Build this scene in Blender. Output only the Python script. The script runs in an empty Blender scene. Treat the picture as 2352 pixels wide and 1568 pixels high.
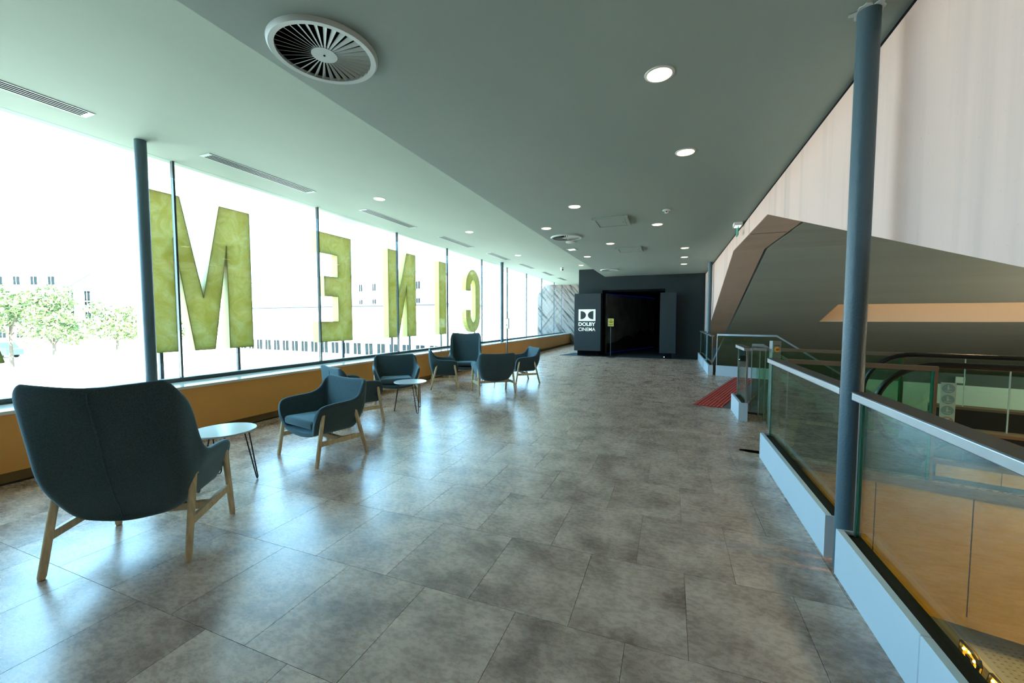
import bpy, bmesh, math, random
from mathutils import Vector, Matrix
random.seed(7)
D = bpy.data
SC = bpy.context.scene
COL = SC.collection
R = math.radians

# ------------------------------------------------------------------ camera, sky, sun, exposure
cam = D.cameras.new('camera'); cam.sensor_width = 36.0; cam.lens = 14.235; cam.clip_end = 600
camo = D.objects.new('camera', cam); COL.objects.link(camo)
camo.location = (0, 0, 1.38)
camo.rotation_euler = (R(90 - 3.139), 0, R(21.375))
SC.camera = camo

world = D.worlds.new('sky'); SC.world = world; world.use_nodes = True
bgn = world.node_tree.nodes['Background']
bgn.inputs[0].default_value = (0.34, 0.68, 1.0, 1)
bgn.inputs[1].default_value = 8.0

sun = D.lights.new('sun', 'SUN'); sun.energy = 46.0; sun.angle = R(1.0); sun.color = (1.0, 0.92, 0.80)
suno = D.objects.new('sun', sun); COL.objects.link(suno)
suno.rotation_euler = (R(25), R(38), 0)      # high sun from behind the building, over its roof
vs = SC.view_settings
vs.view_transform = 'Standard'; vs.look = 'None'; vs.gamma = 1.0; vs.use_curve_mapping = False
vs.exposure = 0.72
SC.cycles.max_bounces = 10; SC.cycles.diffuse_bounces = 6; SC.cycles.glossy_bounces = 4
SC.cycles.transparent_max_bounces = 24; SC.cycles.transmission_bounces = 6
SC.cycles.caustics_reflective = False; SC.cycles.caustics_refractive = False
SC.cycles.sample_clamp_indirect = 6.0
SC.cycles.use_denoising = True

# ------------------------------------------------------------------ materials
def nodes(m): return m.node_tree.nodes, m.node_tree.links
def mat(name, col, rough=0.6, metal=0.0, var=0.0, scale=8.0, bump=0.0, bscale=60.0, spec=0.5, col2=None, stretch=None, coat=0.0, emit=None, es=0.0):
    m = D.materials.new(name); m.use_nodes = True
    N, L = nodes(m); b = N['Principled BSDF']
    b.inputs['Base Color'].default_value = (*col, 1); b.inputs['Roughness'].default_value = rough
    b.inputs['Metallic'].default_value = metal; b.inputs['Specular IOR Level'].default_value = spec
    b.inputs['Coat Weight'].default_value = coat
    if emit: b.inputs['Emission Color'].default_value = (*emit, 1); b.inputs['Emission Strength'].default_value = es
    tc = N.new('ShaderNodeTexCoord')
    mp = N.new('ShaderNodeMapping'); L.new(tc.outputs['Object'], mp.inputs[0])
    if stretch: mp.inputs['Scale'].default_value = stretch
    if var > 0 or col2:
        nz = N.new('ShaderNodeTexNoise'); nz.inputs['Scale'].default_value = scale; nz.inputs['Detail'].default_value = 5
        L.new(mp.outputs[0], nz.inputs['Vector'])
        cr = N.new('ShaderNodeValToRGB')
        c2 = col2 if col2 else tuple(max(0, c * (1 - var)) for c in col)
        cr.color_ramp.elements[0].position = 0.33; cr.color_ramp.elements[1].position = 0.67
        cr.color_ramp.elements[0].color = (*c2, 1); cr.color_ramp.elements[1].color = (*col, 1)
        L.new(nz.outputs[0], cr.inputs[0]); L.new(cr.outputs[0], b.inputs['Base Color'])
    if bump > 0:
        n2 = N.new('ShaderNodeTexNoise'); n2.inputs['Scale'].default_value = bscale; n2.inputs['Detail'].default_value = 4
        L.new(tc.outputs['Object'], n2.inputs['Vector'])
        bp = N.new('ShaderNodeBump'); bp.inputs['Strength'].default_value = bump; bp.inputs['Distance'].default_value = 0.004
        L.new(n2.outputs[0], bp.inputs['Height']); L.new(bp.outputs[0], b.inputs['Normal'])
    return m

def glass_mat(name, tint, ior=1.45, gl=1.0, rough=0.0, dirt=0.0):
    """clear pane: tinted transparency plus a Fresnel mirror reflection (and a little dust)"""
    m = D.materials.new(name); m.use_nodes = True
    N, L = nodes(m); N.remove(N['Principled BSDF']); out = N['Material Output']
    tr = N.new('ShaderNodeBsdfTransparent'); tr.inputs[0].default_value = (*tint, 1)
    gs = N.new('ShaderNodeBsdfGlossy'); gs.inputs['Color'].default_value = (gl, gl, gl, 1); gs.inputs['Roughness'].default_value = rough
    fr = N.new('ShaderNodeFresnel')
    ge = N.new('ShaderNodeNewGeometry'); io = N.new('ShaderNodeMapRange')      # leaving the pane reflects like entering it
    io.inputs[3].default_value = ior; io.inputs[4].default_value = 1 / ior; L.new(ge.outputs['Backfacing'], io.inputs[0]); L.new(io.outputs[0], fr.inputs[0])
    mx = N.new('ShaderNodeMixShader'); L.new(fr.outputs[0], mx.inputs[0]); L.new(tr.outputs[0], mx.inputs[1]); L.new(gs.outputs[0], mx.inputs[2])
    last = mx
    if dirt > 0:
        df = N.new('ShaderNodeBsdfDiffuse'); df.inputs[0].default_value = (0.6, 0.65, 0.62, 1)
        tc = N.new('ShaderNodeTexCoord'); nz = N.new('ShaderNodeTexNoise'); nz.inputs['Scale'].default_value = 6; nz.inputs['Detail'].default_value = 8
        L.new(tc.outputs['Object'], nz.inputs['Vector'])
        mr = N.new('ShaderNodeMapRange'); mr.inputs[1].default_value = 0.4; mr.inputs[2].default_value = 0.8; mr.inputs[3].default_value = 0; mr.inputs[4].default_value = dirt
        L.new(nz.outputs[0], mr.inputs[0])
        m2 = N.new('ShaderNodeMixShader'); L.new(mr.outputs[0], m2.inputs[0]); L.new(mx.outputs[0], m2.inputs[1]); L.new(df.outputs[0], m2.inputs[2]); last = m2
    L.new(last.outputs[0], out.inputs[0])
    return m

def wood_mat(name, c1, c2, rough=0.5, scale=(6, 6, 0.8), ring=14.0):
    m = D.materials.new(name); m.use_nodes = True
    N, L = nodes(m); b = N['Principled BSDF']; b.inputs['Roughness'].default_value = rough
    tc = N.new('ShaderNodeTexCoord'); mp = N.new('ShaderNodeMapping'); mp.inputs['Scale'].default_value = scale
    L.new(tc.outputs['Object'], mp.inputs[0])
    nz = N.new('ShaderNodeTexNoise'); nz.inputs['Scale'].default_value = 2.2; nz.inputs['Detail'].default_value = 4; L.new(mp.outputs[0], nz.inputs['Vector'])
    ml = N.new('ShaderNodeMath'); ml.operation = 'MULTIPLY'; ml.inputs[1].default_value = ring; L.new(nz.outputs[0], ml.inputs[0])
    fr = N.new('ShaderNodeMath'); fr.operation = 'PINGPONG'; fr.inputs[1].default_value = 1.0; L.new(ml.outputs[0], fr.inputs[0])
    cr = N.new('ShaderNodeValToRGB'); cr.color_ramp.elements[0].color = (*c1, 1); cr.color_ramp.elements[1].color = (*c2, 1)
    L.new(fr.outputs[0], cr.inputs[0]); L.new(cr.outputs[0], b.inputs['Base Color'])
    return m

def tile_mat():
    """vinyl concrete-look tile: cloudy brown grey, cross-brushed, a different cut on every tile"""
    m = D.materials.new('concrete look vinyl'); m.use_nodes = True
    N, L = nodes(m); b = N['Principled BSDF']
    geo = N.new('ShaderNodeNewGeometry'); oi = N.new('ShaderNodeObjectInfo')
    off = N.new('ShaderNodeMath'); off.operation = 'MULTIPLY'; off.inputs[1].default_value = 37.0; L.new(oi.outputs['Random'], off.inputs[0])
    cb = N.new('ShaderNodeCombineXYZ'); L.new(off.outputs[0], cb.inputs[2])
    ad = N.new('ShaderNodeVectorMath'); L.new(geo.outputs['Position'], ad.inputs[0]); L.new(cb.outputs[0], ad.inputs[1])
    def noise(scale, det, sx, sy, rough=0.55):
        mp = N.new('ShaderNodeMapping'); mp.inputs['Scale'].default_value = (sx, sy, 1); L.new(ad.outputs[0], mp.inputs[0])
        n = N.new('ShaderNodeTexNoise'); n.inputs['Scale'].default_value = scale; n.inputs['Detail'].default_value = det; n.inputs['Roughness'].default_value = rough
        L.new(mp.outputs[0], n.inputs['Vector']); return n
    a = noise(3.3, 8, 1.0, 1.1, 0.60); c = noise(38, 6, 0.7, 1.2, 0.75); e = noise(90, 3, 0.6, 1.2)
    cr = N.new('ShaderNodeValToRGB'); els = cr.color_ramp.elements
    els[0].position = 0.36; els[0].color = (0.30, 0.185, 0.135, 1); els[1].position = 0.62; els[1].color = (0.70, 0.49, 0.375, 1)
    k = els.new(0.48); k.color = (0.51, 0.345, 0.26, 1)
    L.new(a.outputs[0], cr.inputs[0])
    cr2 = N.new('ShaderNodeValToRGB'); cr2.color_ramp.elements[0].position = 0.36; cr2.color_ramp.elements[1].position = 0.58
    cr2.color_ramp.elements[0].color = (0.62, 0.60, 0.58, 1); cr2.color_ramp.elements[1].color = (1, 1, 1, 1); L.new(c.outputs[0], cr2.inputs[0])
    mx = N.new('ShaderNodeMix'); mx.data_type = 'RGBA'; mx.blend_type = 'MULTIPLY'; mx.inputs[0].default_value = 0.6
    L.new(cr.outputs[0], mx.inputs[6]); L.new(cr2.outputs[0], mx.inputs[7]); L.new(mx.outputs[2], b.inputs['Base Color'])
    mr = N.new('ShaderNodeMapRange'); mr.inputs[3].default_value = 0.22; mr.inputs[4].default_value = 0.33; L.new(c.outputs[0], mr.inputs[0]); L.new(mr.outputs[0], b.inputs['Roughness'])
    b.inputs['Specular IOR Level'].default_value = 0.85
    bp = N.new('ShaderNodeBump'); bp.inputs['Strength'].default_value = 0.10; bp.inputs['Distance'].default_value = 0.002
    L.new(e.outputs[0], bp.inputs['Height']); L.new(bp.outputs[0], b.inputs['Normal'])
    return m

def fabric_mat():
    m = D.materials.new('dark teal wool felt'); m.use_nodes = True
    N, L = nodes(m); b = N['Principled BSDF']; b.inputs['Roughness'].default_value = 0.95
    b.inputs['Sheen Weight'].default_value = 0.6; b.inputs['Sheen Roughness'].default_value = 0.5; b.inputs['Sheen Tint'].default_value = (0.45, 0.7, 0.8, 1)
    b.inputs['Specular IOR Level'].default_value = 0.15
    tc = N.new('ShaderNodeTexCoord'); nz = N.new('ShaderNodeTexNoise'); nz.inputs['Scale'].default_value = 260; nz.inputs['Detail'].default_value = 3
    L.new(tc.outputs['Object'], nz.inputs['Vector'])
    cr = N.new('ShaderNodeValToRGB'); cr.color_ramp.elements[0].position = 0.35; cr.color_ramp.elements[1].position = 0.7
    cr.color_ramp.elements[0].color = (0.026, 0.042, 0.049, 1); cr.color_ramp.elements[1].color = (0.075, 0.108, 0.118, 1)
    L.new(nz.outputs[0], cr.inputs[0]); L.new(cr.outputs[0], b.inputs['Base Color'])
    bp = N.new('ShaderNodeBump'); bp.inputs['Strength'].default_value = 0.3; bp.inputs['Distance'].default_value = 0.002; L.new(nz.outputs[0], bp.inputs['Height']); L.new(bp.outputs[0], b.inputs['Normal'])
    return m

def concrete_mat(name, c1, c2, streak=True):
    m = D.materials.new(name); m.use_nodes = True
    N, L = nodes(m); b = N['Principled BSDF']; b.inputs['Roughness'].default_value = 0.85
    tc = N.new('ShaderNodeTexCoord')
    mp = N.new('ShaderNodeMapping'); mp.inputs['Scale'].default_value = (1, 2.2, 0.12); L.new(tc.outputs['Object'], mp.inputs[0])
    nz = N.new('ShaderNodeTexNoise'); nz.inputs['Scale'].default_value = 2.3; nz.inputs['Detail'].default_value = 4; L.new((mp if streak else tc).outputs[0 if streak else 'Object'], nz.inputs['Vector'])
    cr = N.new('ShaderNodeValToRGB'); cr.color_ramp.elements[0].position = 0.22; cr.color_ramp.elements[1].position = 0.50
    cr.color_ramp.elements[0].color = (*c2, 1); cr.color_ramp.elements[1].color = (*c1, 1); L.new(nz.outputs[0], cr.inputs[0])
    n2 = N.new('ShaderNodeTexNoise'); n2.inputs['Scale'].default_value = 45; n2.inputs['Detail'].default_value = 6; L.new(tc.outputs['Object'], n2.inputs['Vector'])
    c2r = N.new('ShaderNodeValToRGB'); c2r.color_ramp.elements[0].position = 0.22; c2r.color_ramp.elements[1].position = 0.33
    c2r.color_ramp.elements[0].color = (0.55, 0.52, 0.5, 1); c2r.color_ramp.elements[1].color = (1, 1, 1, 1); L.new(n2.outputs[0], c2r.inputs[0])
    mx = N.new('ShaderNodeMix'); mx.data_type = 'RGBA'; mx.blend_type = 'MULTIPLY'; mx.inputs[0].default_value = 0.35
    L.new(cr.outputs[0], mx.inputs[6]); L.new(c2r.outputs[0], mx.inputs[7]); L.new(mx.outputs[2], b.inputs['Base Color'])
    bp = N.new('ShaderNodeBump'); bp.inputs['Strength'].default_value = 0.18; bp.inputs['Distance'].default_value = 0.004; L.new(n2.outputs[0], bp.inputs['Height']); L.new(bp.outputs[0], b.inputs['Normal'])
    return m

def board_concrete_mat():
    m = D.materials.new('diagonal board-marked concrete'); m.use_nodes = True
    N, L = nodes(m); b = N['Principled BSDF']; b.inputs['Roughness'].default_value = 0.9
    tc = N.new('ShaderNodeTexCoord'); m0 = N.new('ShaderNodeMapping'); m0.inputs['Rotation'].default_value = (0, R(-50), 0); L.new(tc.outputs['Object'], m0.inputs[0])
    mp = N.new('ShaderNodeMapping'); mp.inputs['Scale'].default_value = (0.3, 1, 3.0); L.new(m0.outputs[0], mp.inputs[0])
    nz = N.new('ShaderNodeTexNoise'); nz.inputs['Scale'].default_value = 2.6; nz.inputs['Detail'].default_value = 6; L.new(mp.outputs[0], nz.inputs['Vector'])
    cr = N.new('ShaderNodeValToRGB'); e = cr.color_ramp.elements; e[0].position = 0.36; e[1].position = 0.47
    e[0].color = (0.05, 0.042, 0.036, 1); e[1].color = (0.24, 0.205, 0.175, 1); k = e.new(0.7); k.color = (0.31, 0.27, 0.235, 1)
    L.new(nz.outputs[0], cr.inputs[0]); L.new(cr.outputs[0], b.inputs['Base Color'])
    bp = N.new('ShaderNodeBump'); bp.inputs['Strength'].default_value = 0.8; bp.inputs['Distance'].default_value = 0.03; L.new(nz.outputs[0], bp.inputs['Height']); L.new(bp.outputs[0], b.inputs['Normal'])
    return m

def acrylic_mat():
    m = D.materials.new('olive yellow translucent acrylic'); m.use_nodes = True
    N, L = nodes(m); N.remove(N['Principled BSDF']); out = N['Material Output']
    tc = N.new('ShaderNodeTexCoord'); nz = N.new('ShaderNodeTexNoise'); nz.inputs['Scale'].default_value = 3.5; nz.inputs['Detail'].default_value = 9; nz.inputs['Roughness'].default_value = 0.75; nz.inputs['Distortion'].default_value = 1.5
    L.new(tc.outputs['Object'], nz.inputs['Vector'])
    cr = N.new('ShaderNodeValToRGB'); e = cr.color_ramp.elements; e[0].position = 0.40; e[1].position = 0.72
    e[0].color = (0.46, 0.42, 0.15, 1); e[1].color = (0.60, 0.60, 0.40, 1); L.new(nz.outputs[0], cr.inputs[0])
    d = N.new('ShaderNodeBsdfDiffuse'); t = N.new('ShaderNodeBsdfTranslucent'); L.new(cr.outputs[0], d.inputs[0]); L.new(cr.outputs[0], t.inputs[0])
    mx = N.new('ShaderNodeMixShader'); mx.inputs[0].default_value = 0.5; L.new(d.outputs[0], mx.inputs[1]); L.new(t.outputs[0], mx.inputs[2]); L.new(mx.outputs[0], out.inputs[0])
    return m
M = dict(
    tile=tile_mat(), fabric=fabric_mat(),
    screed=mat('dark joint screed', (0.05, 0.042, 0.036), 0.9),
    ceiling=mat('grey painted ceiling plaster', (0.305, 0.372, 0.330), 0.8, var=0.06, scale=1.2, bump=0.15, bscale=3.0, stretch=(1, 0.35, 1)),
    ceilhigh=mat('brightened ceiling plaster', (0.385, 0.46, 0.375), 0.8, var=0.05, scale=1.2, bump=0.15, bscale=3.0, stretch=(1, 0.35, 1)),  # same plaster as the low ceiling; its stronger light is put into the colour
    ash=wood_mat('pale ash wood', (0.60, 0.43, 0.235), (0.76, 0.59, 0.36), 0.45),
    brass=mat('brass fitting', (0.7, 0.55, 0.25), 0.35, 1.0),
    blacksteel=mat('black painted steel', (0.012, 0.014, 0.016), 0.4),
    whitetop=mat('white laminate', (0.52, 0.55, 0.56), 0.2),
    greycol=mat('blue grey column paint', (0.066, 0.115, 0.140), 0.42, bump=0.5, bscale=90),
    mullion=mat('dark anodised mullion', (0.03, 0.05, 0.055), 0.4),
    sill=mat('pale laminate sill', (0.72, 0.68, 0.60), 0.12),
    ochre=mat('ochre bench laminate', (0.82, 0.36, 0.075), 0.45, var=0.06, scale=2),
    plinth=mat('dark brown plinth', (0.26, 0.15, 0.05), 0.6),
    wglass=glass_mat('window glass', (0.955, 0.985, 0.968), 1.45, 0.9),
    gglass=glass_mat('green guard glass', (0.80, 0.92, 0.83), 1.5, 0.9, dirt=0.012),
    eglass=glass_mat('green escalator glass', (0.86, 0.945, 0.885), 1.5, 0.9),
    gedge=mat('polished green glass edge', (0.02, 0.22, 0.12), 0.1),
    curb=mat('pale blue white curb panel', (0.62, 0.70, 0.76), 0.38),
    slot=mat('black rubber gasket', (0.012, 0.014, 0.014), 0.7, spec=0.2),
    steel=mat('brushed stainless steel', (0.50, 0.52, 0.53), 0.36, 1.0, bump=0.05, bscale=40),
    railtop=mat('satin grey rail top', (0.10, 0.105, 0.11), 0.35, 0.6),
    pink=concrete_mat('pinkish fair-faced concrete', (0.78, 0.545, 0.465), (0.62, 0.45, 0.39)),
    tan=concrete_mat('shade toned concrete', (0.56, 0.43, 0.345), (0.48, 0.365, 0.29), False),  # same concrete as the face, with the reveal's warm shade put into the colour
    soffit=mat('grey green soffit render', (0.37, 0.43, 0.385), 0.9, var=0.10, scale=1.0, stretch=(0.3, 2.5, 1)),
    slotwarm=mat('cream recess paint', (0.62, 0.50, 0.36), 0.7),
    black=mat('black stretched fabric', (0.012, 0.021, 0.023), 0.75, var=0.15, scale=30),
    boxblack=mat('satin charcoal panel', (0.014, 0.023, 0.027), 0.5),
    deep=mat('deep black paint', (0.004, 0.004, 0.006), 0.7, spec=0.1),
    mural=mat('dark printed mural', (0.26, 0.30, 0.29), 0.35, col2=(0.12, 0.14, 0.14), scale=1.3),
    carpet=mat('navy carpet', (0.010, 0.026, 0.042), 0.95, var=0.3, scale=120),
    white=mat('white print', (0.80, 0.84, 0.78), 0.5, emit=(0.9, 1.0, 0.85), es=0.25),
    concrete=board_concrete_mat(),
    vent=mat('grey green metal grille', (0.50, 0.56, 0.53), 0.5),
    void=mat('dark duct interior', (0.004, 0.005, 0.005), 0.9, spec=0.0),
    lampwarm=mat('warm lit diffuser', (1, 0.9, 0.7), 0.5, emit=(1.0, 0.74, 0.44), es=3.6),
    lampwhite=mat('white lit diffuser', (1, 1, 1), 0.5, emit=(0.9, 1.0, 1.0), es=3.0),
    plastic=mat('white plastic', (0.72, 0.74, 0.70), 0.45),
    letter=acrylic_mat(),
    letteredge=mat('yellow letter edge', (0.40, 0.36, 0.06), 0.4),
    yellow=mat('yellow sign print', (0.72, 0.60, 0.10), 0.5),
    whitecard=mat('white sign card', (0.75, 0.78, 0.74), 0.5),
    ink=mat('dark print', (0.02, 0.04, 0.04), 0.5),
    red=mat('red tactile rubber', (0.34, 0.03, 0.026), 0.6, var=0.15, scale=40),
    redrib=mat('bright red tactile rib', (0.78, 0.09, 0.065), 0.5),
    boxsteel=mat('matt steel housing', (0.27, 0.28, 0.26), 0.55, 0.2),
    redbtn=mat('red plastic', (0.45, 0.01, 0.02), 0.3),
    yellowbtn=mat('yellow plastic', (0.85, 0.65, 0.01), 0.4),
    rubber=mat('black handrail rubber', (0.006, 0.007, 0.007), 0.3),
    grille=mat('dark grooved aluminium', (0.055, 0.062, 0.055), 0.4, 0.5),
    maple=wood_mat('honey wood panel', (0.58, 0.30, 0.035), (0.65, 0.36, 0.055), 0.35, (1.2, 1.2, 5), 4.0),
    bronze=mat('bronze trim', (0.30, 0.20, 0.13), 0.35, 0.6),
    stairs=mat('dark grey stair', (0.075, 0.082, 0.085), 0.6),
    stonewhite=mat('pale parapet render', (0.68, 0.74, 0.71), 0.6),
    band=mat('dark slate band', (0.075, 0.10, 0.105), 0.6),
    sticker=mat('pale frosted film', (0.50, 0.60, 0.48), 0.5),
    stickdk=mat('faded teal print', (0.24, 0.36, 0.33), 0.5),
    stickred=mat('faded red print', (0.42, 0.25, 0.16), 0.5),
    cream=mat('cream bulkhead paint', (0.82, 0.68, 0.48), 0.6),
    beige=mat('beige perforated panel', (0.42, 0.33, 0.22), 0.6),
    bulb=mat('amber bulb', (1, 0.7, 0.3), 0.3, emit=(1.0, 0.55, 0.12), es=14.0),
    amber=mat('amber lined channel', (0.75, 0.36, 0.04), 0.35, emit=(1.0, 0.42, 0.03), es=0.8),
    blueled=mat('blue led strip', (0.0, 0.0, 0.2), 0.5, emit=(0.02, 0.05, 1.0), es=0.03),
    green=mat('green exit blade', (0.03, 0.35, 0.22), 0.3),
    ground=mat('pale paving', (0.50, 0.50, 0.46), 0.8, var=0.08, scale=0.6),
    terrace=mat('grey canopy membrane', (0.24, 0.27, 0.28), 0.7, var=0.1, scale=1.5),
    extwhite=mat('white render', (0.72, 0.72, 0.70), 0.8),
    extgrey=mat('grey render', (0.10, 0.105, 0.105), 0.85, spec=0.2),
    extglass=mat('dark house window', (0.006, 0.012, 0.014), 0.5, spec=0.1),
    roof=mat('blue grey slate roof', (0.035, 0.06, 0.075), 0.7, spec=0.1),
    brick=mat('red brick wall', (0.30, 0.13, 0.10), 0.8, var=0.2, scale=5),
    leaf=mat('pale green foliage', (0.15, 0.21, 0.075), 0.7, var=0.3, scale=1.5),
    bark=mat('bark', (0.10, 0.08, 0.06), 0.9),
    mesh=mat('pale mesh fence', (0.10, 0.10, 0.095), 0.7),
    carpaint=mat('dark green car paint', (0.02, 0.05, 0.045), 0.3),
)

# ------------------------------------------------------------------ mesh helpers
class MB:
    def __init__(s): s.v = []; s.f = []
    def add(s, vs, fs):
        o = len(s.v); s.v += [tuple(v) for v in vs]; s.f += [tuple(i + o for i in f) for f in fs]; return s
    def box(s, x0, x1, y0, y1, z0, z1):
        return s.add([(x0,y0,z0),(x1,y0,z0),(x1,y1,z0),(x0,y1,z0),(x0,y0,z1),(x1,y0,z1),(x1,y1,z1),(x0,y1,z1)],
                     [(0,3,2,1),(4,5,6,7),(0,1,5,4),(1,2,6,5),(2,3,7,6),(3,0,4,7)])
    def slab(s, p, q, thick, z0, z1, shift=0.0):
        """upright slab from plan point p to q, centred on the line (moved sideways by shift)"""
        p = Vector((p[0], p[1])); q = Vector((q[0], q[1])); d = (q - p).normalized(); n = Vector((-d.y, d.x))
        a = n * (shift - thick / 2); b = n * (shift + thick / 2)
        c = [p + a, q + a, q + b, p + b]
        return s.add([(k.x, k.y, z0) for k in c] + [(k.x, k.y, z1) for k in c], [(0,3,2,1),(4,5,6,7),(0,1,5,4),(1,2,6,5),(2,3,7,6),(3,0,4,7)])
    def prism(s, pts, off):
        """closed 3-D polygon swept by a vector"""
        n = len(pts); o = Vector(off); a = [Vector(p) for p in pts]
        fs = [tuple(range(n - 1, -1, -1)), tuple(range(n, 2 * n))] + [(i, (i + 1) % n, n + (i + 1) % n, n + i) for i in range(n)]
        return s.add(a + [p + o for p in a], fs)
    def tube(s, pts, r, seg=8, closed=False, r1=None, caps=True):
        P = [Vector(p) for p in pts]; n = len(P); rings = []
        prev = None
        for i, p in enumerate(P):
            if closed: t = (P[(i + 1) % n] - P[i - 1]).normalized()
            else: t = (P[min(i + 1, n - 1)] - P[max(i - 1, 0)]).normalized()
            if prev is None:
                a = Vector((0, 0, 1)) if abs(t.z) < 0.9 else Vector((1, 0, 0))
                x = t.cross(a).normalized()
            else: x = (prev - t * prev.dot(t)).normalized()
            prev = x; y = t.cross(x)
            rr = r if r1 is None else r + (r1 - r) * i / (n - 1)
            rings.append([p + x * (rr * math.cos(2 * math.pi * k / seg)) + y * (rr * math.sin(2 * math.pi * k / seg)) for k in range(seg)])
        vs = [v for g in rings for v in g]; fs = []
        for i in range(n if closed else n - 1):
            j = (i + 1) % n
            for k in range(seg): fs.append((i * seg + k, i * seg + (k + 1) % seg, j * seg + (k + 1) % seg, j * seg + k))
        if not closed and caps: fs += [tuple(range(seg - 1, -1, -1)), tuple((n - 1) * seg + k for k in range(seg))]
        return s.add(vs, fs)
    def lathe(s, prof, c=(0, 0, 0), seg=24, ring=False):
        """profile of (r, z) turned about the vertical through c"""
        vs = []; fs = []; n = len(prof)
        for r, z in prof:
            for k in range(seg):
                a = 2 * math.pi * k / seg; vs.append((c[0] + r * math.cos(a), c[1] + r * math.sin(a), c[2] + z))
        for i in range(n - 1):
            for k in range(seg): fs.append((i * seg + k, i * seg + (k + 1) % seg, (i + 1) * seg + (k + 1) % seg, (i + 1) * seg + k))
        if ring:
            for k in range(seg): fs.append(((n - 1) * seg + k, (n - 1) * seg + (k + 1) % seg, (k + 1) % seg, k))
        else: fs += [tuple(range(seg - 1, -1, -1)), tuple((n - 1) * seg + k for k in range(seg))]
        return s.add(vs, fs)
    def mesh(s, name, m, smooth=False):
        me = D.meshes.new(name); me.from_pydata(s.v, [], s.f); me.update()
        bm = bmesh.new(); bm.from_mesh(me); bmesh.ops.recalc_face_normals(bm, faces=bm.faces); bm.to_mesh(me); bm.free()
        me.materials.append(M[m] if isinstance(m, str) else m)
        if smooth:
            for p in me.polygons: p.use_smooth = True
            try: me.set_sharp_from_angle(angle=R(40))
            except Exception: pass
        return me
    def obj(s, name, m, parent=None, smooth=False, **kw):
        return link(name, s.mesh(name, m, smooth), parent, **kw)

def link(name, me, parent=None, label=None, cat=None, group=None, kind=None, loc=None, rz=None):
    o = D.objects.new(name, me); COL.objects.link(o)
    if parent: o.parent = parent
    if loc: o.location = loc
    if rz is not None: o.rotation_euler = (0, 0, rz)
    return tag(o, label, cat, group, kind)
def tag(o, label=None, cat=None, group=None, kind=None):
    if label: o['label'] = label
    if cat: o['category'] = cat
    if group: o['group'] = group
    if kind: o['kind'] = kind
    return o
def thing(name, label, cat, group=None, loc=(0, 0, 0), rz=0.0):
    return link(name, None, None, label, cat, group, None, loc, rz)
def structure(name, label=None, cat=None):
    return link(name, None, None, label, cat, None, 'structure')
def copy_tree(o, parent=None):
    c = o.copy(); COL.objects.link(c); c.parent = parent
    for ch in list(o.children): copy_tree(ch, c)
    return c
def bevel(o, w, seg=2):
    b = o.modifiers.new('bevel', 'BEVEL'); b.width = w; b.segments = seg; b.limit_method = 'ANGLE'; return o
def bake(o):
    dg = bpy.context.evaluated_depsgraph_get(); me = D.meshes.new_from_object(o.evaluated_get(dg))
    old = o.data; o.modifiers.clear(); o.data = me; return o
def text_mesh(txt, size, m, extr=0.003, off=0.0, sx=1.0):
    cu = D.curves.new('lettering', 'FONT'); cu.body = txt; cu.size = size; cu.extrude = extr; cu.offset = off
    o = D.objects.new('lettering', cu); COL.objects.link(o)
    dg = bpy.context.evaluated_depsgraph_get(); me = D.meshes.new_from_object(o.evaluated_get(dg))
    D.objects.remove(o); me.materials.clear(); me.materials.append(M[m])
    xs = [v.co.x for v in me.vertices]; me['w'] = max(xs) - min(xs); me['x0'] = min(xs)
    return me

# ================================================================== THE SETTING
XB, XW = -5.15, -5.60          # bench front, window plane
ZL, ZU, XS = 2.97, 3.27, -2.33  # low ceiling, high ceiling, step between them
XR0, XR1 = 1.09, 1.60          # pink concrete wall
Y0, Y1, YB = -5.0, 22.0, 15.5  # back of the hall, end of the window side, black cinema wall
a16 = R(-16); U = Vector((math.cos(a16), math.sin(a16), 0)); NN = Vector((-U.y, U.x, 0)); O16 = Vector((1.05, 4.75, 0))
def st(s, t, z=0.0):           # plan axes of the escalator and stair landing
    p = O16 + U * s + NN * t; return Vector((p.x, p.y, z))
def st2(s, t): p = st(s, t); return (p.x, p.y)

# ---- floor: screed slab and loose vinyl tiles 0.50 x 0.60 m in a half bond
fl = MB()
fl.box(XB - .12, 0.97, Y0, Y1, -0.45, -0.003)
floor = fl.obj('floor', 'screed', kind='structure')
tag(floor, 'brown grey concrete-look tiled floor of the hall', 'floor')
TW, TH, G = 0.50, 0.604, 0.0011
def cam_px(p):
    v = Vector(p) - Vector((0, 0, 1.38)); yw = R(21.375); pt = R(3.139)
    f0 = Vector((-math.sin(yw), math.cos(yw), 0)); r = Vector((math.cos(yw), math.sin(yw), 0)); z = Vector((0, 0, 1))
    f = f0 * math.cos(pt) - z * math.sin(pt); u = z * math.cos(pt) + f0 * math.sin(pt)
    d = v.dot(f)
    if d < 0.3: return None
    return 1176 + 930 * v.dot(r) / d, 784 - 930 * v.dot(u) / d, d
cells = []
for r in range(-12, 34):
    y0 = 1.72 + r * TH
    xo = -0.905 + (0.25 if r % 2 else 0.0)
    for c in range(-10, 6):
        x0 = xo + c * TW; x1 = x0 + TW; y1 = y0 + TH
        if x1 <= XB + 0.05 or x0 >= 0.95 or y0 < Y0 or y1 > Y1: continue
        if y0 > 15.2 and x1 > -3.3: continue
        a, b = max(x0, XB + 0.02), min(x1, 0.95)
        seen = any(q and -30 < q[0] < 2382 and q[1] < 1600 for q in [cam_px((xx, yy, 0)) for xx in (a, (a + b) / 2, b) for yy in (y0, y1)])
        q = cam_px(((a + b) / 2, (y0 + y1) / 2, 0))
        cells.append((seen, q[2] if q else 99, a, b, y0, y1))
cells.sort(key=lambda k: (not k[0], k[1]))
tmeshes = {}
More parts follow.
